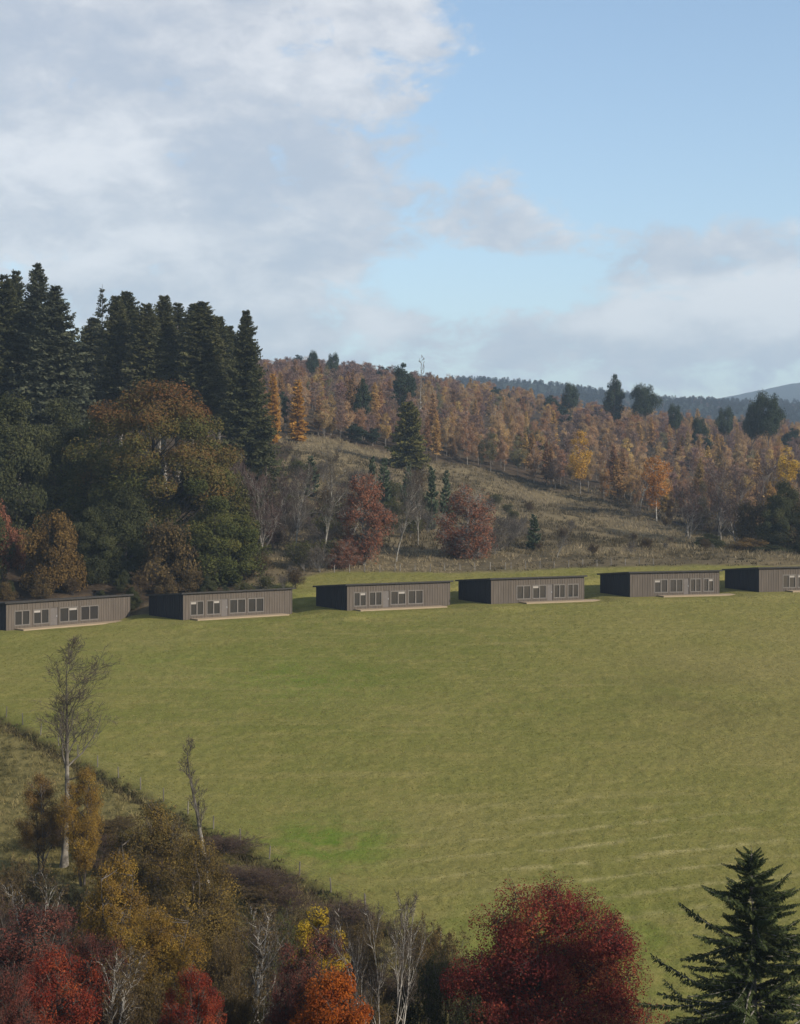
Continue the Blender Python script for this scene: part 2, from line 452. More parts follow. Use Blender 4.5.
blades('meadow_grass', GRASS, rg, x, y, rg.uniform(0.03, 0.065, len(x)), 0.05, 3, 0.12, np.clip(0.5 + fbm(x / 9, y / 9) * 1.0, 0, 1), 'short olive green grass covering the sloping field', lean=1.1)
x, y = scatter(rg, 15000, -999, 999, 190, 345, lambda x, y: (y > field_edge(x) + 0.5) & (x > -26))
blades('rough_grass', STRAW, rg, x, y, rg.uniform(0.35, 0.9, len(x)) * (0.45 + 0.55 * sstep(2, 22, y - field_edge(x))), 0.07, 8, 0.28, np.clip(0.52 + fbm(x / 14, y / 14) * 1.5, 0, 1), 'straw coloured tussock grass on the hillside above the field')
x, y = scatter(rg, 16000, -999, 999, 80, 165, lambda x, y: (fence_s(x, y) > 0.2) & (fence_s(x, y) < 24))
BANKG = foliage('bank_grass_blades', [(0.07, 0.062, 0.024), (0.13, 0.11, 0.042), (0.22, 0.178, 0.07), (0.34, 0.27, 0.12)], 0.45)
SEDGE = foliage('dark_sedge_blades', [(0.045, 0.037, 0.022), (0.085, 0.068, 0.034), (0.15, 0.12, 0.055)], 0.3)
q = rg.uniform(-28, 68, 1500); e = rg.normal(size=1500) * 0.4 + 0.8
blades('ditch_sedge', SEDGE, rg, -32 + 0.590 * q - 0.808 * e, 130 - 0.808 * q - 0.59 * e, rg.uniform(0.12, 0.34, 1500), 0.05, 7, 0.15, np.full(1500, 0.5), 'dark sedge filling the ditch along the lower field edge')
blades('bank_grass', BANKG, rg, x, y, rg.uniform(0.2, 0.5, len(x)), 0.028, 9, 0.2, np.clip(0.55 + fbm(x / 5, y / 5) * 1.4, 0, 1), 'coarse tawny tussock grass on the bank below the field fence')

# ----------------------------------------------------------------------------- lodges
CLAD = plain('weathered_larch_cladding', (0.095, 0.077, 0.061), 0.85, 0.2, 0.22, (3.0, 3.0, 0.35))
CLAD_SHADE = plain('shaded_cladding', (0.02, 0.019, 0.022), 0.8, 0.2, 0.25, (3, 3, 0.35))  # darker copy of the cladding, shade of the sunless end walls painted in
ROOF = plain('dark_roof_membrane', (0.04, 0.036, 0.032), 0.85, 0.2, 0.2)
FRAMEM = plain('window_frame_paint', (0.115, 0.10, 0.085), 0.6, 0.3, 0.1)
DECKM = plain('pale_deck_timber', (0.27, 0.205, 0.135), 0.8, 0.2, 0.15, (1, 8, 8))
DOORM = plain('door_panel', (0.105, 0.09, 0.08), 0.6, 0.3, 0.1)
BLIND = plain('linen_blind', (0.30, 0.27, 0.24), 0.9, 0.1, 0.05)
STEEL = plain('steel', (0.4, 0.4, 0.4), 0.35, 0.5, 0.05)
def glass_mat():
    m, nt, nd, lk = new_mat('dark_window_glass')
    bs = N(nd, 'ShaderNodeBsdfPrincipled'); bs.inputs['Base Color'].default_value = (0.030, 0.027, 0.025, 1)
    bs.inputs['Roughness'].default_value = 0.12; bs.inputs['Specular IOR Level'].default_value = 0.5
    out = N(nd, 'ShaderNodeOutputMaterial'); lk.new(bs.outputs[0], out.inputs[0]); return m
GLASS = glass_mat()

LODGE_LABELS = [
    'grey timber lodge cut by the frame edge, below the dark conifers',
    'grey timber lodge with dark side wall, in front of the large russet oak',
    'grey timber lodge below the narrow copper-red tree, cladding blank at its far end',
    'grey timber lodge with deck running past its end, third lodge from the field edge at the frame side',
    'grey timber lodge below the open brown slope, between two other mirrored lodges',
    'partly cropped grey timber lodge under the dark trees at the wood end']
LODGE_LABELS[3] = 'grey timber lodge below the round copper-red tree, deck running past its far end'

def lodge(i):
    x, y, z, th, L, mir = PADS[i]
    root = tag(empty('timber_lodge', (x, y, z), th), LODGE_LABELS[i], 'lodge', 'timber lodges in a row along the top of the field')
    H, DROP = 2.72, 0.62
    zt = lambda yy: H - DROP * yy / LD
    fx = (lambda f: L * (1 - f)) if mir else (lambda f: L * f)
    rects = [(0.065, 0.180), (0.210, 0.330), (0.415, 0.560), (0.585, 0.730)]       # window pairs along the front
    z0, z1 = 0.42, 1.92
    door = (0.342, 0.402)
    op = [tuple(sorted((fx(a), fx(b)))) + (z0, z1) for a, b in rects] + [tuple(sorted((fx(door[0]), fx(door[1])))) + (0.16, 2.02)]
    # front wall with real openings
    mb = MB()
    xs = sorted({0, L, *[o[0] for o in op], *[o[1] for o in op]}); zs = sorted({-0.5, H, *[o[2] for o in op], *[o[3] for o in op]})
    inside = lambda a, b: any(o[0] - 1e-6 <= a and a <= o[1] + 1e-6 and o[2] - 1e-6 <= b <= o[3] + 1e-6 for o in op)
    for a0, a1 in zip(xs, xs[1:]):
        for b0, b1 in zip(zs, zs[1:]):
            if not inside((a0 + a1) / 2, (b0 + b1) / 2):
                mb.add([(a0,0,b0),(a1,0,b0),(a1,0,b1),(a0,0,b1)], [(0,1,2,3)])
    for (a0, a1, b0, b1) in op:                                                    # reveals
        dp = 0.16
        mb.add([(a0,0,b0),(a1,0,b0),(a1,0,b1),(a0,0,b1),(a0,dp,b0),(a1,dp,b0),(a1,dp,b1),(a0,dp,b1)], [(0,4,5,1),(1,5,6,2),(2,6,7,3),(3,7,4,0)])
    # back and end walls
    mb.add([(L,0,-.5),(L,LD,-.5),(L,LD,zt(LD)),(L,0,H)], [(0,1,2,3)])
    mb.add([(L,LD,-.5),(0,LD,-.5),(0,LD,zt(LD)),(L,LD,zt(LD))], [(0,1,2,3)])
    link('wall', mb.mesh('lodge_wall', CLAD), root)
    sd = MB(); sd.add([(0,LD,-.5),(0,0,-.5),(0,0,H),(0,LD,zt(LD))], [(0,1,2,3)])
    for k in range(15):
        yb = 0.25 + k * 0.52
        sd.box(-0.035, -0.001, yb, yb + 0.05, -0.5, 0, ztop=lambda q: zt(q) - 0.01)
    tag(link('side_wall', sd.mesh('lodge_side_wall', CLAD_SHADE), root), 'boarded end wall with shade painted into its dark colour')
    # vertical battens on the front
    bt = MB(); nb = int(L / 0.32)
    for k in range(nb + 1):
        xb = min(max(k * L / nb - 0.02, 0.0), L - 0.045)
        segs = [(-0.5, H - 0.012)]
        for o in op:
            if o[0] - 0.07 < xb + 0.02 < o[1] + 0.07: segs = [(-0.5, o[2] - 0.07), (o[3] + 0.07, H - 0.012)]
        for s0, s1 in segs: bt.box(xb, xb + 0.045, -0.032, -0.001, s0, s1)
    link('cladding', bt.mesh('lodge_cladding', CLAD), root)
    # roof
    rf = MB(); oh = 0.28
    za, zb = zt(-oh) + 0.004, zt(LD + oh) + 0.004
    v = [(-oh,-oh,za),(L+oh,-oh,za),(L+oh,LD+oh,zb),(-oh,LD+oh,zb)]
    v += [(a, b, c + 0.17) for a, b, c in v]
    rf.add(v, [(0,3,2,1),(4,5,6,7),(0,1,5,4),(1,2,6,5),(2,3,7,6),(3,0,4,7)])
    link('roof', rf.mesh('lodge_roof', ROOF), root)
    # windows: two lights each
    for k, (a0, a1, b0, b1) in enumerate(op[:4]):
        fr = MB(); w = 0.07; mid = (a0 + a1) / 2
        y0, y1 = -0.03, 0.10
        fr.box(a0 - .04, a1 + .04, y0, y1, b0 - .05, b0 + w); fr.box(a0 - .04, a1 + .04, y0, y1, b1 - w, b1 + .05)
        for c0, c1 in ((a0 - .04, a0 + w), (mid - .07, mid + .07), (a1 - w, a1 + .04)): fr.box(c0, c1, y0 + .003, y1 - .003, b0 + w, b1 - w)
        wn = link('window', fr.mesh('lodge_window_frame', FRAMEM), root)
        pn = MB()
        for c0, c1 in ((a0 + w, mid - .07), (mid + .07, a1 - w)): pn.box(c0, c1, 0.05, 0.062, b0 + w, b1 - w)
        link('pane', pn.mesh('lodge_pane', GLASS), wn)
        if k in ((0, 1, 2) if not mir else (0, 2, 3)) and (i + k) % 3 != 0:
            bl = MB(); c0, c1 = ((a0 + w, mid - .07) if (i + k) % 2 else (mid + .07, a1 - w))
            bl.box(c0 + .01, c1 - .01, 0.030, 0.044, b1 - w - 0.24, b1 - w - .005)
            link('blind', bl.mesh('lodge_blind', BLIND), wn)
    a0, a1, b0, b1 = op[4]
    dm = MB(); dm.box(a0 + .005, a1 - .005, 0.07, 0.12, b0 + .005, b1 - .005)
    dr = link('door', dm.mesh('lodge_door', DOORM), root)
    hm = MB(); hm.box(a1 - .14, a1 - .10, 0.03, 0.068, 1.0, 1.2); link('handle', hm.mesh('lodge_door_handle', STEEL), dr)
    # deck
    dk = MB()
    d0, d1 = (0.065 * L, 0.90 * L) if not mir else (0.30 * L, 1.13 * L)
    n = 12
    for k in range(n):
        yb = -1.55 + k * 1.50 / n
        dk.box(d0, d1, yb, yb + 1.50 / n - 0.012, 0.08, 0.125)
    link('deck', dk.mesh('lodge_deck', DECKM), root)
    fa = MB(); fa.box(d0, d1, -1.60, -1.555, -0.5, 0.13); fa.box(d0, d0 + .04, -1.554, -0.04, -0.5, 0.038); fa.box(d1 - .04, d1, -1.554, -0.04, -0.5, 0.038)
    link('deck_fascia', fa.mesh('lodge_deck_fascia', DECKM), root)
for i in range(6): lodge(i)

# ----------------------------------------------------------------------------- tree makers
PROFILE = {
    'round': lambda t: np.sqrt(np.clip(1 - (1.75 * t - 0.80) ** 2, 0, 1)),
    'dome': lambda t: np.clip(1 - t ** 2.4, 0, 1) ** 0.62 * (0.72 + 0.28 * np.minimum(1, t / 0.25)),
    'oval': lambda t: np.sin(np.pi * np.clip(0.06 + 0.94 * t, 0, 1)) ** 0.75,
    'cone': lambda t: np.clip(1 - t, 0, 1) ** 0.85 * (0.55 + 0.45 * np.minimum(1, t / 0.15)),
    'column': lambda t: np.clip(1 - t ** 4, 0, 1) ** 0.8 * (0.65 + 0.35 * np.minimum(1, t / 0.3)),
    'flat': lambda t: np.clip(1 - (1.25 * t - 0.45) ** 2 * 1.2, 0, 1) ** 0.6,
}

def broadleaf(name, seed, H=12, Rw=4, base=0.2, prof='round', clumps=70, per=200, leaf=0.14, rc=0.2, mat=None, bk=BARK,
              tintf=None, trunk_r=None, limbs=0.5, twigs=6, inner=0.35, lumpy=0.25, stems=1, twig_r=0.012, aspect=0.55):
    """returns (trunk mesh, crown mesh, H, Rw); rc = clump radius as part of the crown radius"""
    rng = np.random.default_rng(seed)
    tr = trunk_r or H * 0.018
    zb = H * base; ch = H - zb
    t = rng.random(clumps * 6); keep = rng.random(len(t)) < PROFILE[prof](t) ** 1.4 + 0.05
    t = np.sort(t[keep][:clumps]); rng.shuffle(t); n = len(t)
    a = rng.uniform(0, 2 * np.pi, n)
    ph = rng.uniform(0, 6.28, 6)
    lump = 1 + lumpy * (np.sin(2 * a + ph[0] + 3 * t) * 0.5 + np.sin(3 * a + ph[1] - 4 * t) * 0.4 + np.sin(5 * a + ph[2] + 7 * t) * 0.35 + np.sin(9 * t + ph[3]) * 0.35)
    rr = (inner + (1 - inner) * np.sqrt(rng.random(n))) * PROFILE[prof](t) * lump * Rw * (1 - rc * 0.7)
    C = np.stack([np.cos(a) * rr, np.sin(a) * rr, zb + t * ch * (1 - 0.35 * rc * Rw / ch)], -1)
    tm = MB(); cm = MB()
    # trunk(s)
    top = H * 0.86
    paths = []
    for s in range(stems):
        off = rng.normal(size=2) * (0.25 * Rw if stems > 1 else 0.02 * H)
        k = np.linspace(0, 1, 9)
        P = np.stack([off[0] * k ** 0.9 + np.cumsum(rng.normal(size=9)) * H * 0.004, off[1] * k ** 0.9 + np.cumsum(rng.normal(size=9)) * H * 0.004, k * top - 0.3 * (1 - k)], -1)
        if stems > 1: P[:, :2] += rng.normal(size=2) * 0.12
        paths.append(P)
    P = np.stack(paths); k = np.linspace(0, 1, 9)
    rad = tr / math.sqrt(stems) * (1 - 0.88 * k) * (1 + 0.6 * np.exp(-k * 22))
    tubes(tm, P, np.repeat(rad[None], stems, 0), 7)
    # limbs to clumps
    sel = rng.random(n) < limbs
    if sel.any():
        E = C[sel]; ne = len(E); w = rng.integers(0, stems, ne)
        zs = np.clip(E[:, 2] - np.hypot(E[:, 0], E[:, 1]) * rng.uniform(0.5, 1.0, ne), zb * 0.6 + 0.1, top * 0.98)
        f = np.clip(zs / top, 0, 0.999) * 8; i = f.astype(int); q = (f - i)[:, None]
        S = P[w, i] * (1 - q) + P[w, i + 1] * q
        kk = np.linspace(0, 1, 6)[None, :, None]
        mid = (S + E) / 2 + np.stack([0 * zs, 0 * zs, -0.06 * (E[:, 2] - S[:, 2]) + 0.02 * H], -1) + rng.normal(size=(ne, 3)) * 0.03 * H
        B = S[:, None] * (1 - kk) ** 2 + 2 * mid[:, None] * kk * (1 - kk) + E[:, None] * kk ** 2
        r0 = np.minimum(tr * 0.45, 0.25 * rad[np.minimum(i, 8)] + 0.03)
        tubes(tm, B, r0[:, None] * (1 - 0.85 * np.linspace(0, 1, 6))[None], 5)
    # twigs in clumps
    rcl = rc * Rw * rng.uniform(0.6, 1.35, n)
    outw = norm(np.stack([C[:, 0], C[:, 1], (C[:, 2] - (zb + ch * 0.4)) * 0.8], -1) + 1e-6)
    if twigs:
        S = np.repeat(C, twigs, 0); D = norm(np.repeat(outw, twigs, 0) * 0.6 + rng.normal(size=(n * twigs, 3)) * 0.7 + np.array([0, 0, 0.25]))
        L = np.repeat(rcl, twigs) * rng.uniform(0.7, 1.5, n * twigs)
        PP = limb_paths(rng, S - D * (L * 0.35)[:, None], D, L * 1.35, 4, 0.2, 0.5)
        tubes(tm, PP, np.full((len(PP), 1), twig_r) * np.array([1.6, 1.2, 0.8, 0.3])[None], 3)
    # leaves
    off = rng.normal(size=(n, per, 3)) * np.array([1, 1, 0.75]); ln = np.linalg.norm(off, axis=-1, keepdims=True)
    off = off / ln * np.minimum(ln, 1.7) * 0.66
    Lc = (C[:, None] + off * rcl[:, None, None]).reshape(-1, 3)
    nn = (off * 0.6 + outw[:, None] * 0.5 + np.array([0, 0, 0.35]) + rng.normal(size=off.shape) * 0.75).reshape(-1, 3)
    ct = rng.normal(size=n) * 0.16
    tint = 0.5 + np.repeat(ct, per) + rng.normal(size=n * per) * 0.12
    if tintf is not None:
        tint = tint + tintf(Lc[:, 0] / Rw, Lc[:, 1] / Rw, Lc[:, 2] / H)
    keep = Lc[:, 2] > 0.05
    leaf_cards(cm, rng, Lc[keep], nn[keep], leaf * rng.uniform(0.6, 1.3, keep.sum()), aspect, np.clip(tint[keep], 0, 1))
    fit(tm, cm, H, Rw)
    return (tm.mesh(name + '_trunk', bk, True), cm.mesh(name + '_crown', mat), H, Rw)

def bare(name, seed, H=12, Rw=3.5, fork=0.3, stems=1, tr=None, bk=BARK_G, twmat=TWIG, n1=9, n2=7, n3=6, n4=4, up=0.5, spread=(20, 48), thin=1.0, leafmat=None, nleaf=0, leaf=0.08, twob=0.22):
    """leafless tree: trunk with limbs, and a crown of fine twigs"""
    rng = np.random.default_rng(seed)
    tm = MB(); cm = MB(); tr = tr or H * 0.016
    D = norm(np.stack([rng.normal(size=stems) * (0.05 if stems == 1 else 0.16), rng.normal(size=stems) * (0.05 if stems == 1 else 0.16), np.ones(stems)], -1))
    S = np.stack([rng.normal(size=stems) * (0 if stems == 1 else 0.25), rng.normal(size=stems) * (0 if stems == 1 else 0.25), np.full(stems, -0.3)], -1)
    L = np.full(stems, H * 0.92) * (1 if stems == 1 else rng.uniform(0.8, 1.0, stems))
    P = limb_paths(rng, S, D, L, 12, 0.15, twob)
    k = np.linspace(0, 1, 12)
    Rd = np.repeat((tr / math.sqrt(max(1, stems * 0.6)) * (1 - 0.93 * k) * (1 + 0.5 * np.exp(-k * 25)))[None], stems, 0)
    tubes(tm, P, Rd, 7)
    ratio = Rw / (H * 0.5) * 0.75
    S, D, l, r = kids(rng, P, Rd, L, n1, fork, spread, ratio, 0.6)
    P = limb_paths(rng, S, D, l, 7, up, 0.35); k = np.linspace(0, 1, 7)
    Rd = r[:, None] * (1 - 0.85 * k)[None]; tubes(tm, P, Rd, 5)
    S, D, l, r = kids(rng, P, Rd, l, n2, 0.2, (22, 55), 0.55, 0.6)
    P = limb_paths(rng, S, D, l, 6, up * 0.8, 0.45); k = np.linspace(0, 1, 6)
    Rd = np.maximum(r, 0.012 * thin)[:, None] * (1 - 0.75 * k)[None]; tubes(tm, P, Rd, 4)
    S, D, l, r = kids(rng, P, Rd, l, n3, 0.15, (20, 60), 0.55, 0.7)
    P = limb_paths(rng, S, D, l, 5, up * 0.6, 0.5); k = np.linspace(0, 1, 5)
    Rd = np.maximum(r, 0.008 * thin)[:, None] * (1 - 0.6 * k)[None]; tubes(cm, P, Rd, 3)
    ends = P
    if n4:
        S, D, l, r = kids(rng, P, Rd, l, n4, 0.1, (20, 60), 0.6, 0.8)
        P = limb_paths(rng, S, D, np.maximum(l, 0.2), 4, 0.2, 0.5)
        tubes(cm, P, np.full((len(P), 1), 0.0065 * thin) * np.array([1, .9, .7, .4])[None], 3)
        ends = P
    mats = [twmat]
    if nleaf:
        E = ends[rng.integers(0, len(ends), nleaf), rng.integers(1, ends.shape[1], nleaf)] + rng.normal(size=(nleaf, 3)) * 0.05
        leaf_cards(cm, rng, E, rng.normal(size=(nleaf, 3)) + np.array([0, 0, .4]), leaf * rng.uniform(.6, 1.3, nleaf), 0.6, np.clip(0.5 + rng.normal(size=nleaf) * .25, 0, 1), 1)
        mats.append(leafmat)
    fit(tm, cm, H, Rw)
    return (tm.mesh(name + '_trunk', bk, True), cm.mesh(name + '_crown', mats), H, Rw)

def conifer(name, seed, H=28, Rw=4.5, base=0.35, whorls=34, nb=6, power=0.75, droop=0.25, tip_up=0.25, step=0.5, spray=0.42, mat=None, bk=BARK_D,
            irregular=0.3, dead=0.0, hang=0.5, tr=None, lat=0.36, width=0.26, taper_top=1.0, jit=0.008, wild=0.09):
    rng = np.random.default_rng(seed)
    tm = MB(); cm = MB(); tr = tr or H * 0.013
    k = np.linspace(0, 1, 12)
    sway = np.cumsum(rng.normal(size=(12, 2)) * H * 0.0022, 0)
    P = np.stack([sway[:, 0], sway[:, 1], k * H - 0.3 * (1 - k)], -1)
    tubes(tm, P[None], (tr * (1 - 0.95 * k) * (1 + 0.4 * np.exp(-k * 25)))[None], 8)
    hs = base + (0.985 - base) * (np.arange(whorls) + rng.random(whorls) * 0.6) / whorls
    hs = np.repeat(hs, nb); n = len(hs)
    hs = np.clip(hs + rng.normal(size=n) * jit, base, 0.985)
    tt = (hs - base) / (1 - base)
    a = rng.uniform(0, 2 * np.pi, n)
    ph = rng.uniform(0, 6.28, 4)
    irr = 1 + irregular * (0.22 * np.sin(2 * a + ph[0] + tt * 9) + 0.18 * np.sin(3 * a + ph[1] - tt * 14)) + rng.normal(size=n) * irregular * 0.6
    L = Rw * (1 - tt * taper_top) ** power * np.minimum(1, 0.62 + tt * 3.0) * np.clip(irr, 0.3, 1.7) + 0.22
    f = hs * 11; i = np.minimum(f.astype(int), 10); q = (f - i)[:, None]
    S = P[i] * (1 - q) + P[i + 1] * q
    slope = 0.55 * tt ** 2 - droop * (1 - tt) + rng.normal(size=n) * wild
    m = 6; BP = np.empty((n, m, 3)); BP[:, 0] = S
    for j in range(1, m):
        s = slope - droop * 0.5 * (j / m) + tip_up * (j / m) ** 2 * 1.6
        d = norm(np.stack([np.cos(a), np.sin(a), s], -1)); BP[:, j] = BP[:, j - 1] + d * (L / (m - 1))[:, None]
        a = a + rng.normal(size=n) * 0.06
    r0 = np.maximum(0.012, L * 0.011)
    tubes(tm, BP, r0[:, None] * (1 - 0.8 * np.linspace(0, 1, m))[None], 4)
    # dead branch stubs on bare stem
    if dead:
        nd_ = int(dead); hz = rng.uniform(0.1, base, nd_); ad = rng.uniform(0, 6.28, nd_)
        Sd = np.stack([0 * hz, 0 * hz, hz * H], -1); Dd = np.stack([np.cos(ad), np.sin(ad), -0.2 + 0 * ad], -1)
        PP = limb_paths(rng, Sd, Dd, rng.uniform(0.4, 0.35 * Rw, nd_), 4, -0.2, 0.3); tubes(tm, PP, np.full((nd_, 4), 0.02), 3)
    ct = rng.normal(size=n) * 0.13
    ns = max(4, int(Rw / step))
    allB, allD, allN, allL, allW, allC = [], [], [], [], [], []
    for j in range(ns + 1):
        s = 0.12 + 0.88 * (j + rng.random(n) * 0.8) / (ns + 0.8); s = np.clip(s, 0, 0.995)
        fj = s * (m - 1); ij = fj.astype(int); w = (fj - ij)[:, None]
        ar = np.arange(n)
        B = BP[ar, ij] * (1 - w) + BP[ar, ij + 1] * w
        T = norm(BP[ar, ij + 1] - BP[ar, ij]); side = norm(np.cross(T, np.array([0, 0, 1.])))
        ok = (L > s * 0) & (rng.random(n) < 0.95)
        l = np.minimum(lat * L * (1.05 - s) ** 0.7 + spray * 0.5, spray * 2.6) * rng.uniform(0.7, 1.3, n)
        for sg in (-1, 1):
            D = T * rng.uniform(0.4, 0.9, (n, 1)) + side * sg * rng.uniform(0.7, 1.1, (n, 1)) + np.array([0, 0, -1.0]) * (hang * rng.uniform(0.1, 0.9, (n, 1)))
            allB.append(B[ok]); allD.append(D[ok]); allN.append((np.array([0, 0, 1.]) + rng.normal(size=(n, 3)) * 0.45)[ok]); allL.append(l[ok]); allW.append((l * width)[ok]); allC.append((0.5 + ct + rng.normal(size=n) * 0.12 + (s - 0.5) * 0.25)[ok])
        D = T * 0.6 + np.array([0, 0, -1.0]) * hang * 1.2 + rng.normal(size=(n, 3)) * 0.35
        allB.append(B[ok]); allD.append(D[ok]); allN.append((side + rng.normal(size=(n, 3)) * 0.5)[ok]); allL.append((l * 0.8)[ok]); allW.append((l * width)[ok]); allC.append((0.42 + ct + rng.normal(size=n) * 0.12)[ok])
        D = T * 1.0 + np.array([0, 0, 0.5]) + rng.normal(size=(n, 3)) * 0.35
        allB.append(B[ok]); allD.append(D[ok]); allN.append((side + rng.normal(size=(n, 3)) * 0.6)[ok]); allL.append((l * 0.7)[ok]); allW.append((l * width)[ok]); allC.append((0.6 + ct + rng.normal(size=n) * 0.12)[ok])
    cat = np.concatenate
    sprays(cm, cat(allB), cat(allD), cat(allN), cat(allL), cat(allW), np.clip(cat(allC), 0, 1))
    fit(tm, cm, H, Rw)
    return (tm.mesh(name + '_trunk', bk, True), cm.mesh(name + '_crown', mat), H, Rw)

# ----------------------------------------------------------------------------- planting
def plant(name, proto, px, d, label, cat='tree', top=None, wpx=None, H=None, W=None, group=None, rz=None, col=None, dz=0.0, tip=True):
    """stands PROTO where column px meets the ground at distance d; top/wpx give its size as seen in the photo"""
    tmesh, cmesh, H0, R0 = proto
    x = (px - 400) / F * d; z = gz(x, d) + dz
    if H is None: H = (HOR - top) / F * d - z
    if W is None: W = (wpx / F * d) if wpx else 2 * R0 * H / H0
    s = W / (2 * R0)
    root = tag(empty(name, (x, d, z), rng0.uniform(0, 6.28) if rz is None else rz, (s, s, H / H0)), label, cat, group)
    a = link('trunk', tmesh, root); b = link('crown', cmesh, root)
    if col is not None: b.color = (*col, 1)
    return root

# leaf colours (real ones, in the order dark -> light)
M_FIR = foliage('fir_needles', [(0.032, 0.036, 0.018), (0.056, 0.060, 0.028), (0.098, 0.098, 0.045)], 0.2)
M_FIRP = foliage('fir_needles_grey', [(0.036, 0.042, 0.026), (0.062, 0.068, 0.042), (0.10, 0.105, 0.064)], 0.12)
M_SPR = foliage('spruce_needles', [(0.016, 0.024, 0.012), (0.032, 0.046, 0.02), (0.062, 0.078, 0.034)], 0.15)
M_OAK = foliage('oak_leaves', [(0.045, 0.052, 0.018), (0.08, 0.08, 0.026), (0.115, 0.09, 0.03), (0.125, 0.072, 0.028), (0.145, 0.07, 0.028)], 0.25)
M_OLIVE = foliage('olive_leaves', [(0.04, 0.05, 0.018), (0.075, 0.08, 0.025), (0.12, 0.105, 0.03)], 0.25)
M_DKGRN = foliage('dark_green_leaves', [(0.030, 0.034, 0.016), (0.052, 0.056, 0.025), (0.09, 0.088, 0.036)], 0.2)
M_GOLD = foliage('golden_leaves', [(0.26, 0.13, 0.03), (0.44, 0.235, 0.05), (0.56, 0.33, 0.07)], 0.4)
M_RUST = foliage('rust_leaves', [(0.10, 0.042, 0.02), (0.19, 0.075, 0.026), (0.28, 0.115, 0.035)], 0.3)
M_COPPER = foliage('copper_leaves', [(0.11, 0.05, 0.032), (0.19, 0.08, 0.048), (0.27, 0.12, 0.07)], 0.3)
M_CRIM = foliage('crimson_leaves', [(0.075, 0.016, 0.016), (0.125, 0.025, 0.022), (0.195, 0.042, 0.029), (0.29, 0.095, 0.038)], 0.3)
M_RED = foliage('bright_red_leaves', [(0.095, 0.018, 0.015), (0.20, 0.036, 0.022), (0.38, 0.10, 0.035)], 0.35)
M_ORNG = foliage('orange_leaves', [(0.17, 0.038, 0.012), (0.32, 0.085, 0.016), (0.46, 0.15, 0.022)], 0.35)
M_BROWN = foliage('brown_leaves', [(0.05, 0.036, 0.020), (0.095, 0.066, 0.03), (0.16, 0.11, 0.042)], 0.25)
M_PURP = foliage('purple_brown_twigs', [(0.05, 0.034, 0.030), (0.085, 0.056, 0.048), (0.13, 0.088, 0.07)], 0.1)
M_YEL = foliage('yellow_leaves', [(0.20, 0.13, 0.015), (0.38, 0.26, 0.025), (0.52, 0.38, 0.05)], 0.35)
M_ANY = foliage('autumn_birch_leaves', [(0.55, 0.5, 0.45), (1.0, 1.0, 1.0), (1.5, 1.55, 1.4)], 0.3, True)

# ============================================================================= the wood on the hill at the end of the field
M_FIRO = foliage('fir_needles_olive', [(0.036, 0.040, 0.017), (0.068, 0.070, 0.030), (0.12, 0.112, 0.048)], 0.2)
fir = [conifer('dense_fir', 20 + k, H=30, Rw=3.0, base=b, whorls=64, nb=13, power=0.58, droop=0.3, mat=(M_FIR, M_FIRO)[k % 2], bk=BARK_G, irregular=0.26, dead=30, spray=0.26, step=0.5, hang=1.1, jit=0.03, lat=0.3, wild=0.34) for k, b in enumerate((0.42, 0.36, 0.30, 0.48))]
firg = [conifer('grey_fir', 30 + k, H=32, Rw=4.2, base=0.30, whorls=60, nb=11, power=0.72, droop=0.35, mat=(M_FIRP, M_FIR, M_FIRP)[k], irregular=0.34, spray=0.28, step=0.55, hang=1.2, tip_up=0.3, jit=0.03, lat=0.3, wild=0.3) for k in range(3)]
firthin = conifer('thin_fir', 41, H=30, Rw=2.6, base=0.45, whorls=26, nb=4, power=0.7, droop=0.3, mat=M_FIRP, irregular=0.5, spray=0.3, step=0.5, hang=0.7, dead=20)
firlow = conifer('full_fir', 44, H=26, Rw=4.0, base=0.10, whorls=66, nb=12, power=0.78, droop=0.28, mat=M_FIR, irregular=0.24, spray=0.28, step=0.5, hang=1.0, jit=0.03, lat=0.3, wild=0.32)
G1 = 'tall conifers of the dark wood behind the first lodges'
plant('fir_tree', firg[0], -14, 242, 'grey green fir at the very edge of the frame, drooping boughs', top=284, wpx=84, group=G1)
plant('fir_tree', firg[1], 7, 236, 'grey green fir beside the frame edge, pale drooping boughs against the sky', top=275, wpx=72, group=G1)
plant('fir_tree', fir[2], 18, 250, 'dark slim fir tip between two paler grey firs by the frame edge', top=271, wpx=40, group=G1)
plant('fir_tree', firg[2], 37, 238, 'tallest fir of the whole wood, dark pointed top against the sky', top=264, wpx=64, group=G1)
plant('fir_tree', firg[0], 60, 232, 'broad grey fir with one long low bough reaching over the sky gap', top=286, wpx=80, group=G1, rz=2.0)
plant('fir_tree', fir[0], 80, 262, 'low dark fir crown filling the dip between the two tall groups', top=342, wpx=40, group=G1)
plant('fir_tree', firthin, 103, 258, 'thin see-through fir standing alone in the sky gap', top=288, wpx=30, group=G1)
mid = [(117, 250, 296, 32, 1, 'dark fir just beside the thin see-through one'), (129, 258, 292, 34, 0, 'dark fir with a needle-sharp leader, second after the thin one'),
       (147, 247, 304, 36, 3, 'dark fir with rounded shoulders above the russet oak crown'), (162, 254, 296, 34, 1, 'tall dark fir spire over the middle of the russet oak'),
       (176, 260, 303, 34, 2, 'dark fir between the tall spire and the broad blunt-topped one'), (192, 250, 304, 34, 0, 'dark fir joined to the broad blunt-topped fir'),
       (204, 244, 302, 42, 3, 'broad blunt-topped fir with bare pale stem showing at its foot'), (219, 252, 317, 32, 0, 'shorter dark fir on the shoulder of the broad blunt-topped one'),
       (231, 262, 326, 30, 1, 'grey-green fir half hidden behind the outermost pointed fir'), (137, 268, 312, 38, 2, 'dark fir deep in the wood behind the sharp-leadered one'), (95, 270, 318, 34, 3, 'dark fir at the foot of the sky gap behind the thin fir')]
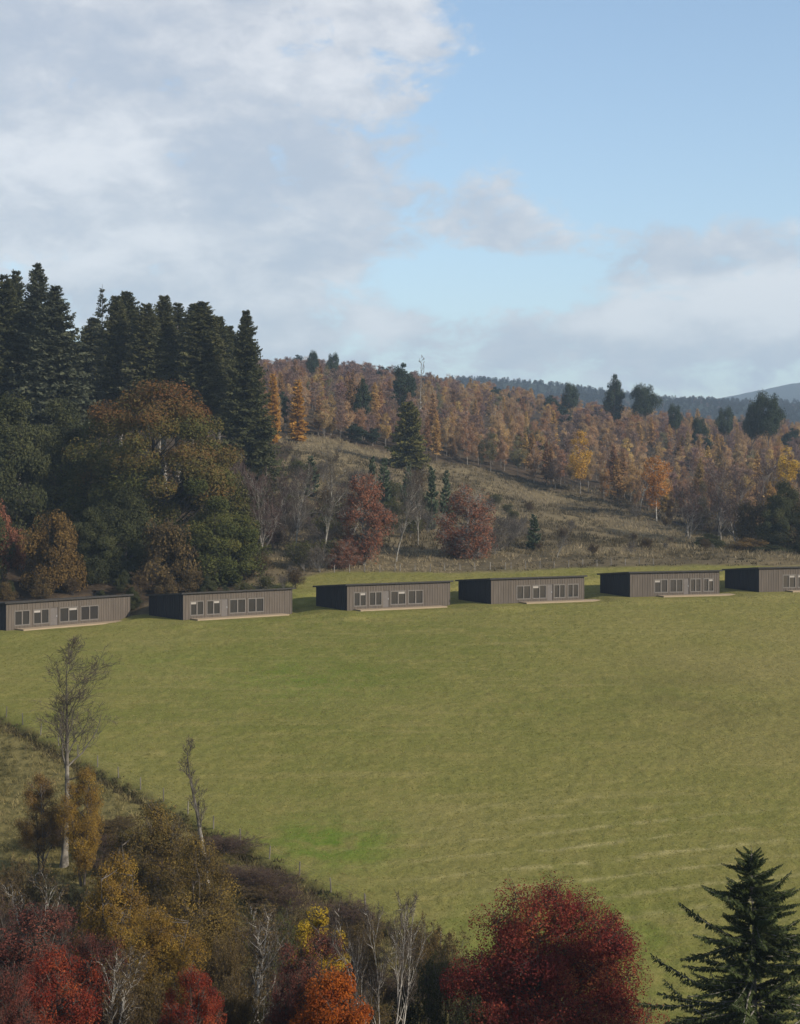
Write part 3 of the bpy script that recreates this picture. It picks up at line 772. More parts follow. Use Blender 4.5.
for px, d, top, w, v, lab in mid:
    plant('fir_tree', fir[v], px, d, lab, top=top, wpx=w * 1.32, group=G1)
plant('fir_tree', firlow, 248, 238, 'outermost pointed fir of the wood, clothed with boughs down to the slope', top=311, wpx=60, group=G1)
# dark filler behind, deep in the wood
for k, (px, d, top, w) in enumerate([(5, 262, 330, 60), (48, 266, 335, 56), (88, 284, 338, 50), (120, 282, 330, 50), (158, 284, 330, 50), (190, 286, 338, 50), (-30, 255, 320, 60), (218, 290, 350, 44)]):
    plant('fir_tree', fir[(k + 1) % 4], px, d, 'shaded fir deep inside the dark wood, seen only between the front stems', top=top, wpx=w, group='shaded firs deep inside the wood')

oak = broadleaf('russet_oak', 51, H=24, Rw=12, base=0.06, prof='dome', clumps=190, per=760, leaf=0.15, rc=0.135, mat=M_OAK, bk=BARK_D, lumpy=0.22, limbs=0.6, twigs=5, twig_r=0.03, inner=0.45,
                tintf=lambda x, y, z: 0.95 * (z - 0.66) + 0.10 * x)
plant('oak_tree', oak, 156, 204, 'largest tree of the wood, broad oak russet at the top and green below', 'oak tree', top=384, wpx=184, rz=0.0)
oak2 = broadleaf('olive_tree', 52, H=16, Rw=7, base=0.05, prof='dome', clumps=90, per=560, leaf=0.17, rc=0.19, mat=M_OLIVE, bk=BARK_D, lumpy=0.3, limbs=0.5, twig_r=0.03)
oak3 = broadleaf('dark_leafy_tree', 53, H=18, Rw=7.5, base=0.05, prof='dome', clumps=90, per=560, leaf=0.175, rc=0.2, mat=M_DKGRN, bk=BARK_D, lumpy=0.35, limbs=0.5, twig_r=0.03)
bushg = broadleaf('gold_bush', 54, H=8, Rw=4, base=0.02, prof='dome', clumps=45, per=420, leaf=0.135, rc=0.26, mat=foliage('amber_leaves', [(0.07, 0.045, 0.02), (0.13, 0.082, 0.03), (0.20, 0.125, 0.04)], 0.3), bk=BARK_D, lumpy=0.35, stems=3, twig_r=0.02)
bushb = broadleaf('brown_bush', 55, H=7, Rw=4, base=0.02, prof='dome', clumps=45, per=170, leaf=0.17, rc=0.26, mat=M_BROWN, bk=BARK_D, lumpy=0.4, stems=4, twigs=12, twig_r=0.02)
bushy = broadleaf('yellow_green_bush', 56, H=9, Rw=5, base=0.02, prof='dome', clumps=55, per=220, leaf=0.2, rc=0.25, mat=M_OLIVE, bk=BARK_D, lumpy=0.35, stems=3, twig_r=0.02)
GW = 'broadleaved trees along the wood edge behind the first lodges'
plant('leafy_tree', oak2, 216, 192, 'yellow-green tree with low spreading crown directly behind the second lodge', top=498, wpx=92, group=GW)
plant('leafy_tree', oak2, 98, 208, 'green tree on the shoulder of the russet oak towards the firs', top=418, wpx=104, group=GW, rz=2)
plant('leafy_tree', oak3, 60, 214, 'dark green tree under the broad grey fir with the long bough', top=400, wpx=100, group=GW)
plant('leafy_tree', oak3, 14, 204, 'dark green tree at the frame edge above the first lodge', top=396, wpx=110, group=GW, rz=1)
plant('leafy_tree', oak3, 125, 194, 'dark green tree filling the space between the first two lodges', top=486, wpx=80, group=GW, rz=3)
plant('leafy_tree', bushg, 54, 186, 'small orange-brown tree right behind the first lodge', top=512, wpx=56, group=GW)
plant('leafy_tree', broadleaf('copper_bush', 57, H=9, Rw=4, base=0.05, prof='oval', clumps=45, per=200, leaf=0.18, rc=0.26, mat=M_COPPER, bk=BARK_D, stems=3), 0, 190, 'dull red small tree cut by the frame edge above the first lodge', top=500, wpx=44, group=GW)
plant('leafy_tree', bushb, 172, 188, 'brown twiggy tree low beneath the russet oak', top=520, wpx=66, group=GW)
plant('leafy_tree', oak3, 92, 191, 'dark low tree beside the small orange-brown one', top=508, wpx=62, group=GW, rz=5)
plant('leafy_tree', oak3, -30, 188, 'dark tree at the end of the first lodge, mostly outside the frame', top=470, wpx=90, group=GW, rz=4)

# ============================================================================= hillside trees and scrub
bareA = bare('bare_hill_tree', 61, H=13, Rw=4, fork=0.12, stems=3, n1=10, n2=6, n3=6, n4=3, thin=2.6, twmat=M_PURP, bk=BARK_G)
bareB = bare('bare_birch', 62, H=13, Rw=2.8, fork=0.22, stems=1, n1=18, n2=7, n3=6, n4=4, thin=1.7, tr=0.13, twmat=TWIG, bk=bark('hill_birch_bark', (0.11, 0.10, 0.085), (0.30, 0.28, 0.24), 2.0, 1.0))
bareC = bare('bare_scrub', 63, H=7, Rw=3.4, fork=0.05, stems=6, n1=8, n2=6, n3=5, n4=3, thin=2.2, twmat=TWIG, bk=BARK_G)
bareD = bare('leafy_scrub', 64, H=7, Rw=3.4, fork=0.05, stems=6, n1=8, n2=6, n3=5, n4=2, thin=2.0, twmat=M_PURP, bk=BARK_D, leafmat=M_BROWN, nleaf=5000, leaf=0.14)
bareE = bare('olive_scrub', 65, H=5, Rw=3, fork=0.05, stems=6, n1=8, n2=6, n3=5, n4=2, thin=1.8, twmat=TWIG, bk=BARK_G, leafmat=M_OLIVE, nleaf=6000, leaf=0.13)
copper = broadleaf('copper_beech', 66, H=11, Rw=3.6, base=0.05, prof='oval', clumps=80, per=180, leaf=0.12, rc=0.24, mat=M_COPPER, bk=BARK_G, lumpy=0.3, limbs=0.9, twigs=16, twig_r=0.02)
copper2 = broadleaf('copper_beech_round', 67, H=10, Rw=4.2, base=0.04, prof='dome', clumps=80, per=160, leaf=0.12, rc=0.24, mat=M_COPPER, bk=BARK_G, lumpy=0.22, limbs=0.9, twigs=18, twig_r=0.02)
pinelet = conifer('young_pine', 68, H=6, Rw=1.5, base=0.05, whorls=14, nb=6, power=0.7, droop=-0.1, tip_up=0.5, mat=foliage('young_pine_needles', [(0.04, 0.058, 0.034), (0.07, 0.09, 0.052), (0.105, 0.125, 0.07)], 0.12), spray=0.35, step=0.25, hang=0.1, irregular=0.3)
plant('copper_beech', copper, 364, 206, 'copper-red tree behind the third lodge, narrow and tallest of the red pair', 'tree', top=474, wpx=52)
plant('copper_beech', copper2, 467, 212, 'copper-red tree behind the fourth lodge, round and bushy', 'tree', top=486, wpx=62)
plant('copper_beech', copper2, 342, 203, 'low orange-red bush at the foot of the narrow copper-red tree', 'shrub', top=540, wpx=34)
GB = 'bare trees on the slope behind the third lodge'
plant('bare_birch', bareB, 396, 208, 'bare birch with bright pale stem between the two copper-red trees', 'tree', top=462, wpx=58, group=GB)
plant('bare_birch', bareB, 322, 204, 'pale bare birch before the narrow copper-red tree', 'tree', top=440, wpx=60, group=GB, rz=2)
plant('bare_birch', bareB, 296, 212, 'bare grey birch nearest the outermost pointed fir', 'tree', top=462, wpx=56, group=GB, rz=4)
plant('bare_birch', bareB, 418, 222, 'slender bare birch higher up the slope than the pale stemmed one', 'tree', top=470, wpx=44, group=GB, rz=1)
plant('bare_birch', bareB, 557, 214, 'little bare birch alone on the tawny slope behind the fifth lodge', 'tree', top=528, wpx=30, group=GB, rz=3)
GA = 'purple-brown leafless trees at the edge of the wood'
plant('bare_tree', bareA, 262, 206, 'purple-brown leafless tree behind the end of the second lodge', 'tree', top=464, wpx=72, group=GA)
plant('bare_tree', bareA, 236, 214, 'purple-brown leafless tree under the outermost pointed fir', 'tree', top=446, wpx=66, group=GA, rz=1)
plant('bare_tree', bareA, 286, 222, 'purple-brown leafless tree up the slope beside the golden larches', 'tree', top=468, wpx=60, group=GA, rz=2)
plant('bare_tree', bareA, 345, 214, 'purple-brown leafless tree just behind the narrow copper-red tree', 'tree', top=474, wpx=50, group=GA, rz=3)
r2 = np.random.default_rng(77)
def shrubs(n, protos, px0, px1, d0, d1, h0, h1, labs, cat, group, name, keep=lambda px, d: True):
    k = 0
    while k < n:
        px = r2.uniform(px0, px1); d = r2.uniform(d0, d1)
        if not keep(px, d): continue
        i = r2.integers(0, len(protos))
        plant(name, protos[i], px, d, labs[i], cat, H=r2.uniform(h0, h1), group=group); k += 1
shrubs(30, [bareC, bareD, bareE], 240, 345, 196, 246, 2.5, 5.5, ['grey leafless shrub in the thicket behind the second and third lodges', 'brown-leaved shrub in the thicket behind the second and third lodges', 'olive shrub in the thicket behind the second and third lodges'], 'shrub', 'thicket shrubs below the firs', 'shrub')
shrubs(60, [bareC, bareD, bareE, bareC], 290, 540, 214, 290, 1.6, 4.2, ['grey leafless shrub scattered on the slope among the copper-red trees', 'brown-leaved shrub scattered on the slope among the copper-red trees', 'olive shrub scattered on the slope among the copper-red trees', 'grey leafless shrub scattered on the slope among the copper-red trees'], 'shrub', 'shrubs scattered on the slope', 'shrub')
shrubs(16, [bareD, bareC], 480, 720, 214, 285, 0.9, 2.2, ['low brown bush on the open tawny slope', 'low grey twiggy bush on the open tawny slope'], 'shrub', 'low bushes on the open slope', 'shrub')
shrubs(8, [bareD, bareC, bareE], 560, 720, 262, 300, 1.5, 3.0, ['dark brown bush along the foot of the birch wood', 'grey twiggy bush along the foot of the birch wood', 'olive bush along the foot of the birch wood'], 'shrub', 'bushes along the foot of the birch wood', 'shrub', keep=lambda px, d: d > 330 - (px - 520) * 0.28)
shrubs(20, [oak3, bushb, oak3, bareD], -25, 236, 179.5, 185, 1.8, 3.2, ['dark leafy bush under the wood edge close behind the first two lodges', 'brown-leaved bush under the wood edge close behind the first two lodges', 'dark leafy bush under the wood edge close behind the first two lodges', 'brown twiggy bush under the wood edge close behind the first two lodges'], 'shrub', 'bushes under the wood edge', 'wood_edge_bush')
shrubs(9, [bareC, bareE, bareD], 238, 312, 184, 198, 1.6, 2.8, ['grey leafless bush at roof height between the second and third lodges', 'olive bush at roof height between the second and third lodges', 'brown-leaved bush at roof height between the second and third lodges'], 'shrub', 'bushes between the second and third lodges', 'wood_edge_bush')
GP = 'young pines planted on the slope'
for px, d, top, w, lab in [(384, 250, 458, 17, 'young green pine above the pale stemmed birch'), (432, 246, 466, 16, 'young green pine with pointed top between bare birch and round copper tree'), (446, 252, 470, 14, 'young green pine right behind the round copper-red tree'),
                           (534, 226, 514, 16, 'small green pine alone on the open slope'), (311, 262, 456, 16, 'young dark pine below the golden larches'), (372, 256, 456, 14, 'young pine highest beside the narrow copper-red tree'), (408, 258, 462, 15, 'young pine in the gap below the olive conifer')]:
    plant('young_pine', pinelet, px, d, lab, 'pine tree', top=top, wpx=w, group=GP)

# ============================================================================= the autumn wood across the hill
M_PINE = foliage('pine_needles', [(0.018, 0.028, 0.018), (0.032, 0.045, 0.028), (0.055, 0.068, 0.04)], 0.15)
M_RIDGE = foliage('ridge_needles', [(0.010, 0.016, 0.012), (0.018, 0.025, 0.018), (0.03, 0.038, 0.026)], 0.1)
larch = conifer('golden_larch', 71, H=15, Rw=2.0, base=0.06, whorls=30, nb=6, power=0.5, droop=0.15, tip_up=0.3, mat=M_GOLD, bk=BARK, spray=0.42, step=0.3, hang=0.35, irregular=0.3, width=0.34)
plant('larch_tree', larch, 298, 332, 'golden columnar larch standing clear on the crest', 'larch tree', top=380, wpx=18, group='golden larches on the crest')
plant('larch_tree', larch, 273, 326, 'orange columnar larch close against the outermost pointed fir', 'larch tree', top=374, wpx=16, group='golden larches on the crest', rz=2)
olivecon = conifer('olive_spruce', 72, H=14, Rw=4.2, base=0.03, whorls=30, nb=8, power=0.5, droop=0.22, mat=foliage('olive_needles', [(0.05, 0.052, 0.016), (0.095, 0.09, 0.028), (0.15, 0.13, 0.042)], 0.15), irregular=0.25, spray=0.6, step=0.4, hang=0.5)
plant('spruce_tree', olivecon, 408, 318, 'olive green rounded spruce in front of the autumn wood on the slope', 'spruce tree', top=402, wpx=36)
pine = broadleaf('scots_pine', 73, H=16, Rw=5, base=0.58, prof='flat', clumps=54, per=300, leaf=0.2, rc=0.27, mat=M_PINE, bk=BARK, lumpy=0.28, limbs=0.9, twigs=4, twig_r=0.03)
pine2 = broadleaf('scots_pine_narrow', 74, H=18, Rw=3.6, base=0.22, prof='oval', clumps=64, per=260, leaf=0.2, rc=0.28, mat=M_PINE, bk=BARK, lumpy=0.15, limbs=0.9, twigs=4, twig_r=0.03)
GS = 'dark pines standing out of the autumn wood'
for px, d, top, w, p, lab in [(614, 520, 373, 24, pine2, 'tall narrow pine on the skyline, tallest of the skyline pines'), (645, 515, 382, 34, pine, 'round-headed pine on the skyline beside the tall narrow one'),
                              (675, 500, 402, 18, pine, 'small low pine head after the round-headed skyline pine'), (725, 490, 405, 22, pine, 'flat dark pine head low above golden larch tops'),
                              (768, 430, 390, 36, pine, 'broadest skyline pine, two-lobed dark crown near the frame edge'), (752, 436, 400, 26, pine, 'dark lower pine crown leaning on the broadest skyline pine'),
                              (570, 560, 381, 22, pine, 'small dark pine where the far blue ridge begins'), (362, 360, 379, 17, pine2, 'narrow dark pine amid orange birches, uphill of the young pines'),
                              (403, 420, 364, 24, pine2, 'dark pine rising behind the olive rounded spruce'), (312, 520, 349, 18, pine, 'dark pine head on the crest above the golden larch'),
                              (333, 525, 351, 16, pine, 'dark pine head on the crest, second from the golden larch'), (806, 330, 462, 26, pine, 'dark pine cut by the frame edge halfway up the wood'),
                              (356, 345, 424, 20, pine2, 'low blue-green pine at the foot of the narrow dark pine'), (372, 348, 428, 18, pine2, 'low blue-green pine touching the olive rounded spruce'),
                              (536, 372, 432, 16, pine2, 'low dark pine among orange birches over the open slope'), (283, 352, 392, 16, pine2, 'dark pine between the two golden columnar larches'),
                              (700, 455, 415, 20, pine, 'blue-green pine head hidden among the mixed birches')]:
    far = d > 425
    plant('pine_tree', p, px, d, lab, 'pine tree', top=top + (2 if far else 0), wpx=w * (0.8 if far else 1), group=GS)
tallbare = bare('tall_bare_larch', 75, H=18, Rw=1.8, fork=0.2, n1=26, n2=4, n3=4, n4=3, spread=(50, 80), up=0.1, thin=3.0, twmat=M_PURP)
plant('bare_larch', tallbare, 419, 385, 'tall leafless larch poking above the skyline behind the olive spruce', 'larch tree', top=355, wpx=14)

birch = [broadleaf('wood_birch', 80 + k, H=12, Rw=2.5, base=b, prof=pf, clumps=44, per=150, leaf=0.12, rc=0.30, mat=M_ANY, bk=BARK_G if k % 3 else BARK_P, lumpy=0.4, limbs=0.5, twigs=5, twig_r=0.022, trunk_r=0.085)
         for k, (b, pf) in enumerate([(0.14, 'oval'), (0.26, 'oval'), (0.10, 'cone'), (0.22, 'oval'), (0.14, 'oval'), (0.30, 'round')])]
def twigbirch(seed):
    rng = np.random.default_rng(seed)
    tm = MB(); cm = MB(); H = 12.0
    k = np.linspace(0, 1, 8); P = np.stack([np.cumsum(rng.normal(size=8)) * .07, np.cumsum(rng.normal(size=8)) * .07, k * H - .2], -1)
    tubes(tm, P[None], (0.09 * (1 - .93 * k))[None], 5)
    n = 46; t = rng.uniform(0.22, 0.97, n); f = t * 6.99; i = f.astype(int); S = P[i] + (P[i + 1] - P[i]) * (f - i)[:, None]
    a = rng.uniform(0, 6.28, n); D = np.stack([np.cos(a), np.sin(a), rng.uniform(0.7, 1.3, n)], -1)
    L = 3.0 * np.sin(np.pi * np.clip(t * 0.95, 0, 1)) ** 0.7 * rng.uniform(.6, 1.1, n) + .4
    B = limb_paths(rng, S, D, L, 5, 0.1, 0.3); tubes(tm, B, 0.03 * np.ones((n, 1)) * np.array([1, .8, .6, .4, .2])[None], 4)
    m = 44; j = np.repeat(np.arange(n), m); ij = rng.integers(1, 5, n * m); Bp = B[j, ij] + rng.normal(size=(n * m, 3)) * .12
    Dd = norm(norm(D)[j] * 0.6 + rng.normal(size=(n * m, 3)) * 0.6 + np.array([0, 0, .25]))
    sprays(cm, Bp, Dd, rng.normal(size=(n * m, 3)), rng.uniform(.5, 1.1, n * m), rng.uniform(.035, .08, n * m), np.clip(.5 + rng.normal(size=n * m) * .2, 0, 1))
    fit(tm, cm, H, 2.5)
    return (tm.mesh('twig_birch_trunk', BARK_G, True), cm.mesh('twig_birch_crown', M_ANY), H, 2.5)
twig = [twigbirch(90 + k) for k in range(3)]
larchg = [conifer('wood_larch', 96 + k, H=14, Rw=2.1, base=0.2, whorls=24, nb=8, power=0.75, droop=0.12, tip_up=0.3, mat=M_ANY, bk=BARK, spray=0.34, step=0.45, hang=0.4, irregular=0.5, width=0.28, wild=0.35, jit=0.03) for k in range(2)]

EDGE_PX = [255, 262, 300, 400, 500, 600, 650, 720, 760, 800, 1000]
EDGE_D = [350, 345, 342, 346, 346, 324, 308, 282, 268, 262, 256]
KINDS = {  # colour, description
    'rust': ((0.265, 0.15, 0.082), 'rust-orange'), 'gold': ((0.39, 0.25, 0.10), 'golden'), 'tan': ((0.33, 0.21, 0.11), 'tawny'),
    'plum': ((0.20, 0.13, 0.108), 'purple-brown twiggy'), 'olive': ((0.13, 0.115, 0.056), 'olive')}
rw = np.random.default_rng(404)
placed = []
def spot(px0, px1, f0, f1, mind):
    for _ in range(60):
        px = rw.uniform(px0, px1); e = np.interp(px, EDGE_PX, EDGE_D); d = e + rw.uniform(f0, f1)
        x = (px - 400) / F * d
        if all((x - a) ** 2 + (d - b) ** 2 > mind ** 2 for a, b in placed[-400:]):
            placed.append((x, d)); return px, d
    return px, d
def wood_tree(px, d, zone):
    # mix of colours as in the photo: plum and rust near the crest, gold and tan lower and further along
    back = zone == 'upper'
    if px < 400: p = [0.30, 0.10, 0.12, 0.45, 0.03]
    elif px < 560: p = [0.36, 0.16, 0.22, 0.22, 0.04]
    else: p = [0.24, 0.24, 0.24, 0.24, 0.04]
    k = list(KINDS)[rw.choice(5, p=p)]
    c, word = KINDS[k]; c = tuple(np.clip(np.array(c) * rw.uniform(0.8, 1.25) * np.array([1, rw.uniform(.93, 1.08), 1]), 0, 1))
    where = {'edge': 'in the front row at the foot of the autumn wood', 'inner': 'in the dense middle of the autumn wood', 'upper': 'among the upper tree tops of the autumn wood'}[zone]
    h = rw.uniform(6.2, 9.2) if zone == 'edge' else rw.uniform(7, 10.5)
    if k in ('gold', 'rust') and rw.random() < (0.42 if back else 0.3):
        plant('larch_tree', larchg[rw.integers(2)], px, d, f'{word} pointed larch {where}', 'larch tree', H=h * 1.1, group='larches of the autumn wood', col=c)
    elif k == 'plum':
        plant('bare_birch', twig[rw.integers(3)], px, d, f'{word} birch {where}', 'birch tree', H=h * 0.95, W=h * 0.40, group='birches of the autumn wood', col=c)
    else:
        plant('birch_tree', birch[rw.integers(6)], px, d, f'{word} birch {where}', 'birch tree', H=h, W=h * rw.uniform(0.28, 0.40), group='birches of the autumn wood', col=c)
for k in range(150): wood_tree(*spot(262, 806, 0, 30, 2.6), 'edge')
for k in range(140): wood_tree(*spot(258, 806, 30, 95, 4.0), 'inner')
for k in range(130): wood_tree(*spot(256, 808, 90, 190, 5.0), 'upper')

# special trees of the wood that one can pick out
plant('birch_tree', birch[3], 657, 300, 'orange birch with clear slim stem at the corner of the wood above the open slope', 'birch tree', top=456, wpx=32, col=(0.36, 0.16, 0.04))
plant('birch_tree', birch[1], 580, 328, 'bright yellow birch in the front of the wood, highest above the fifth lodge', 'birch tree', top=430, wpx=24, col=(0.42, 0.24, 0.04))
plant('birch_tree', birch[0], 604, 322, 'slim tan birch on the open edge of the wood before the orange one', 'birch tree', top=464, wpx=13, col=(0.27, 0.14, 0.05))
plant('birch_tree', bareB, 640, 306, 'leafless birch with pale grey crown beside the orange one at the corner of the wood', 'birch tree', top=446, wpx=34)
plant('birch_tree', birch[4], 786, 300, 'yellow birch bright among brown crowns near the frame edge', 'birch tree', top=446, wpx=30, col=(0.40, 0.25, 0.04))

# dark trees at the lower corner of the wood, behind the last lodge
GD = 'dark trees at the lower corner of the wood'
for px, d, top, w, p, lab in [(720, 262, 458, 62, bareA, 'large brown leafless tree at the lower corner of the wood'), (688, 268, 480, 46, bareA, 'brown leafless tree at the tip of the wood by the open slope'),
                              (783, 246, 482, 52, oak3, 'dark green tree behind the last lodge'), (755, 250, 500, 44, bushb, 'brown-leaved tree in front of the dark green one'),
                              (748, 240, 538, 40, bushg, 'low orange-brown bush behind the last lodge'), (806, 244, 500, 46, bushb, 'brown tree cut by the frame edge behind the last lodge'),
                              (708, 244, 534, 40, oak3, 'low dark bush at the shaded foot of the wood'), (738, 256, 470, 50, bareA, 'leafless tree between the large brown one and the dark green one'),
                              (770, 236, 545, 50, oak3, 'dark bush closest behind the roof of the last lodge'), (815, 226, 540, 60, oak3, 'dark bush cut by the frame edge over the last lodge'),
                              (765, 275, 452, 56, bareA, 'tall leafless tree at the back of the dark corner')]:
    plant('dark_tree', p, px, d, lab, 'tree', top=top, wpx=w, group=GD)

# what lies behind the counted trees: more of the same wood, too many to count
def merged(name, items, mats, label):
    """items: (mesh, x, y, z, rz, sx, sz) ; one object, leaves keep their own colours"""
    mb = MB(); cache = {}
    for me, x, y, z, a, s, sz, mi in items:
        if me.name not in cache:
            v = np.empty(len(me.vertices) * 3, np.float32); me.vertices.foreach_get('co', v)
            l = np.empty(len(me.loops), np.int32); me.loops.foreach_get('vertex_index', l)
            t = np.empty(len(me.polygons), np.float32); me.attributes['tint'].data.foreach_get('value', t)
            cache[me.name] = (v.reshape(-1, 3), l.reshape(-1, 4), t)
        v, q, t = cache[me.name]
        c, sn = math.cos(a), math.sin(a)
        w = np.stack([(v[:, 0] * c - v[:, 1] * sn) * s + x, (v[:, 0] * sn + v[:, 1] * c) * s + y, v[:, 2] * sz + z], -1)
        mb.add(w, q, c=t, m=mi)
    o = link(name, mb.mesh(name, mats)); tag(o, label, 'woodland', kind='stuff')
MW = [foliage('wood_rust', [(0.17, 0.086, 0.044), (0.29, 0.153, 0.078), (0.40, 0.215, 0.11)]), foliage('wood_gold', [(0.26, 0.16, 0.058), (0.43, 0.27, 0.098), (0.55, 0.37, 0.13)]),
      foliage('wood_tan', [(0.19, 0.12, 0.062), (0.32, 0.205, 0.107), (0.43, 0.29, 0.15)]), foliage('wood_plum', [(0.115, 0.074, 0.062), (0.195, 0.127, 0.106), (0.26, 0.172, 0.142)]), foliage('wood_pine', [(0.018, 0.03, 0.018), (0.032, 0.046, 0.028), (0.05, 0.065, 0.04)])]
items = []
for k in range(620):
    px = rw.uniform(250, 830); d = rw.uniform(np.interp(px, EDGE_PX, EDGE_D) + 170, 740)
    x = (px - 400) / F * d; z = gz(x, d); h = rw.uniform(7.5, 11)
    mi = rw.choice(5, p=[0.25, 0.27, 0.2, 0.24, 0.04] if px > 420 else [0.22, 0.05, 0.1, 0.58, 0.05])
    src = twig[rw.integers(3)] if mi == 3 else (larchg[rw.integers(2)] if (mi == 1 and rw.random() < 0.6) else birch[rw.integers(6)])
    if mi == 4: src = pine2
    items.append((src[1], x, d, z, rw.uniform(0, 6.28), h / 12 * 1.05, h / src[2], mi))
merged('distant_woodland', items, MW, 'far autumn woodland of rust, gold and purple-brown tops below the skyline')
# plantation on the far ridge
tiny = conifer('ridge_spruce', 99, H=14, Rw=3.0, base=0.05, whorls=7, nb=5, power=0.8, droop=0.2, mat=M_RIDGE, spray=1.6, step=1.4, hang=0.4, width=0.4)
items = []
for k in range(5200):
    px = rw.uniform(250, 980); d = rw.uniform(1180, 1900)
    x = (px - 400) / F * d; items.append((tiny[1], x, d, gz(x, d), rw.uniform(0, 6.28), rw.uniform(0.5, 0.9), rw.uniform(0.26, 0.4), 0 if rw.random() < .95 else 1))
merged('ridge_plantation', items, [M_RIDGE, MW[3]], 'dark conifer plantation covering the far ridge')

# ============================================================================= fences
def fence(name, pts, step, h, label, mpost, rp, wires, wtop=None):
    P = [np.array(p, float) for p in pts]
    L = [np.linalg.norm(b - a) for a, b in zip(P, P[1:])]
    root = tag(empty(name, (P[0][0], P[0][1], gz(*P[0]))), label, 'fence')
    o = np.array([P[0][0], P[0][1], gz(*P[0])])
    pos = []
    for a, b, l in zip(P, P[1:], L):
        for t in np.arange(0, l, step): pos.append(a + (b - a) * t / l)
    tops = []
    for i, p in enumerate(pos):
        z = gz(*p); hh = h * r2.uniform(0.9, 1.1); mb = MB()
        k = np.array([0, .5, 1.0]); ln = r2.normal(size=2) * 0.04
        c = np.stack([p[0] + ln[0] * k, p[1] + ln[1] * k, z - 0.3 + (hh + 0.3) * k], -1) - o
        tubes(mb, c[None], np.array([[rp, rp, rp * 0.92]]), 7)
        top = c[-1]; a = np.arange(7) / 7 * 2 * np.pi
        mb.add(np.concatenate([top[None] + [[0, 0, .02]], top[None] + np.stack([np.cos(a) * rp * .92, np.sin(a) * rp * .92, 0 * a], -1)]), t=[(0, 1 + j, 1 + (j + 1) % 7) for j in range(7)])
        link('post', mb.mesh('fence_post', mpost), root); tops.append((c[0] + [0, 0, 0.3], c[-1]))
    for w in wires:
        mb = MB(); line = np.array([b * (1 - w) + t * w for b, t in tops])
        tubes(mb, line[None], np.full((1, len(line)), 0.004), 4); link('wire', mb.mesh('fence_wire', WIREM), root)
WIREM = plain('rusty_wire', (0.10, 0.085, 0.07), 0.7, 0.3, 0.2)
POSTM = bark('fence_post_timber', (0.085, 0.075, 0.06), (0.19, 0.168, 0.138), 4)
fdir = np.array([0.590, -0.808])
f0 = np.array([-32., 130.])
fence('field_fence', [f0 - fdir * 26, f0, f0 + fdir * 51, f0 + fdir * 66], 3.4, 0.85, 'post and wire fence slanting down the lower side of the field', POSTM, 0.042, (0.25, 0.5, 0.75, 0.95))
fence('hill_fence', [(-12, 199.6), (0, 200.6), (14, 202), (34, 206.2)], 1.9, 0.95, 'thin pale post fence between the field and the tawny hillside', BARK_G, 0.05, (0.4, 0.9))

# ============================================================================= trees on the near bank
def two_bark(name, z0, z1, low, up):
    m, nt, nd, lk = new_mat(name)
    tc = N(nd, 'ShaderNodeTexCoord'); sp = N(nd, 'ShaderNodeSeparateXYZ'); lk.new(tc.outputs['Object'], sp.inputs[0])
    no = N(nd, 'ShaderNodeTexNoise'); no.inputs['Scale'].default_value = 2.2; no.inputs['Detail'].default_value = 6; lk.new(tc.outputs['Object'], no.inputs[0])
    ad = N(nd, 'ShaderNodeMath', operation='MULTIPLY_ADD'); lk.new(no.outputs[0], ad.inputs[0]); ad.inputs[1].default_value = 3.0; lk.new(sp.outputs[2], ad.inputs[2])
    mr = N(nd, 'ShaderNodeMapRange'); lk.new(ad.outputs[0], mr.inputs[0]); mr.inputs[1].default_value = z0 + 1.5; mr.inputs[2].default_value = z1 + 1.5
    a = ramp(nd, [(0.36, tuple(c * 0.35 for c in low)), (0.55, low)]); b = ramp(nd, [(0.36, tuple(c * 0.55 for c in up)), (0.6, up)])
    lk.new(no.outputs[0], a.inputs[0]); lk.new(no.outputs[0], b.inputs[0])
    mx = N(nd, 'ShaderNodeMix', data_type='RGBA'); lk.new(mr.outputs[0], mx.inputs[0]); lk.new(a.outputs[0], mx.inputs[6]); lk.new(b.outputs[0], mx.inputs[7])
    bs = N(nd, 'ShaderNodeBsdfPrincipled'); bs.inputs['Roughness'].default_value = 0.95; bs.inputs['Specular IOR Level'].default_value = 0.1
    out = N(nd, 'ShaderNodeOutputMaterial'); lk.new(mx.outputs[2], bs.inputs['Base Color']); lk.new(bs.outputs[0], out.inputs[0])
    return m
ash = bare('near_bare_ash', 101, H=15, Rw=3.0, fork=0.45, n1=15, n2=8, n3=7, n4=4, up=0.75, spread=(14, 36), thin=1.1, tr=0.175, bk=two_bark('ash_bark', 6.2, 7.6, (0.23, 0.205, 0.17), (0.10, 0.088, 0.072)), twob=0.05)
plant('bare_ash', ash, 64, 100, 'tall leafless ash with pale lower stem rising above the field fence', 'tree', top=632, wpx=96, rz=1.0)
snag = bare('near_snag', 107, H=13, Rw=1.5, fork=0.55, stems=1, n1=8, n2=6, n3=6, n4=3, up=0.8, spread=(10, 28), thin=1.4, tr=0.27, bk=two_bark('snag_bark', 6.0, 7.5, (0.34, 0.31, 0.27), (0.11, 0.098, 0.08)), twob=0.2)
plant('broken_birch', snag, 210, 88, 'narrow half dead birch with few upright limbs below the fence', 'tree', top=738, wpx=58, rz=4.0)
goldt = broadleaf('near_gold_tree', 103, H=9, Rw=2.2, base=0.15, prof='oval', clumps=85, per=560, leaf=0.046, rc=0.26, mat=foliage('sparse_gold_leaves', [(0.12, 0.07, 0.022), (0.23, 0.14, 0.032), (0.36, 0.235, 0.045)], 0.35), bk=BARK, lumpy=0.35, limbs=0.8, twigs=10, stems=2)
GN = 'mixed autumn trees on the bank below the field'
plant('autumn_tree', goldt, 83, 97, 'sparse golden tree wrapped round the foot of the tall leafless ash', top=768, wpx=46, group=GN)
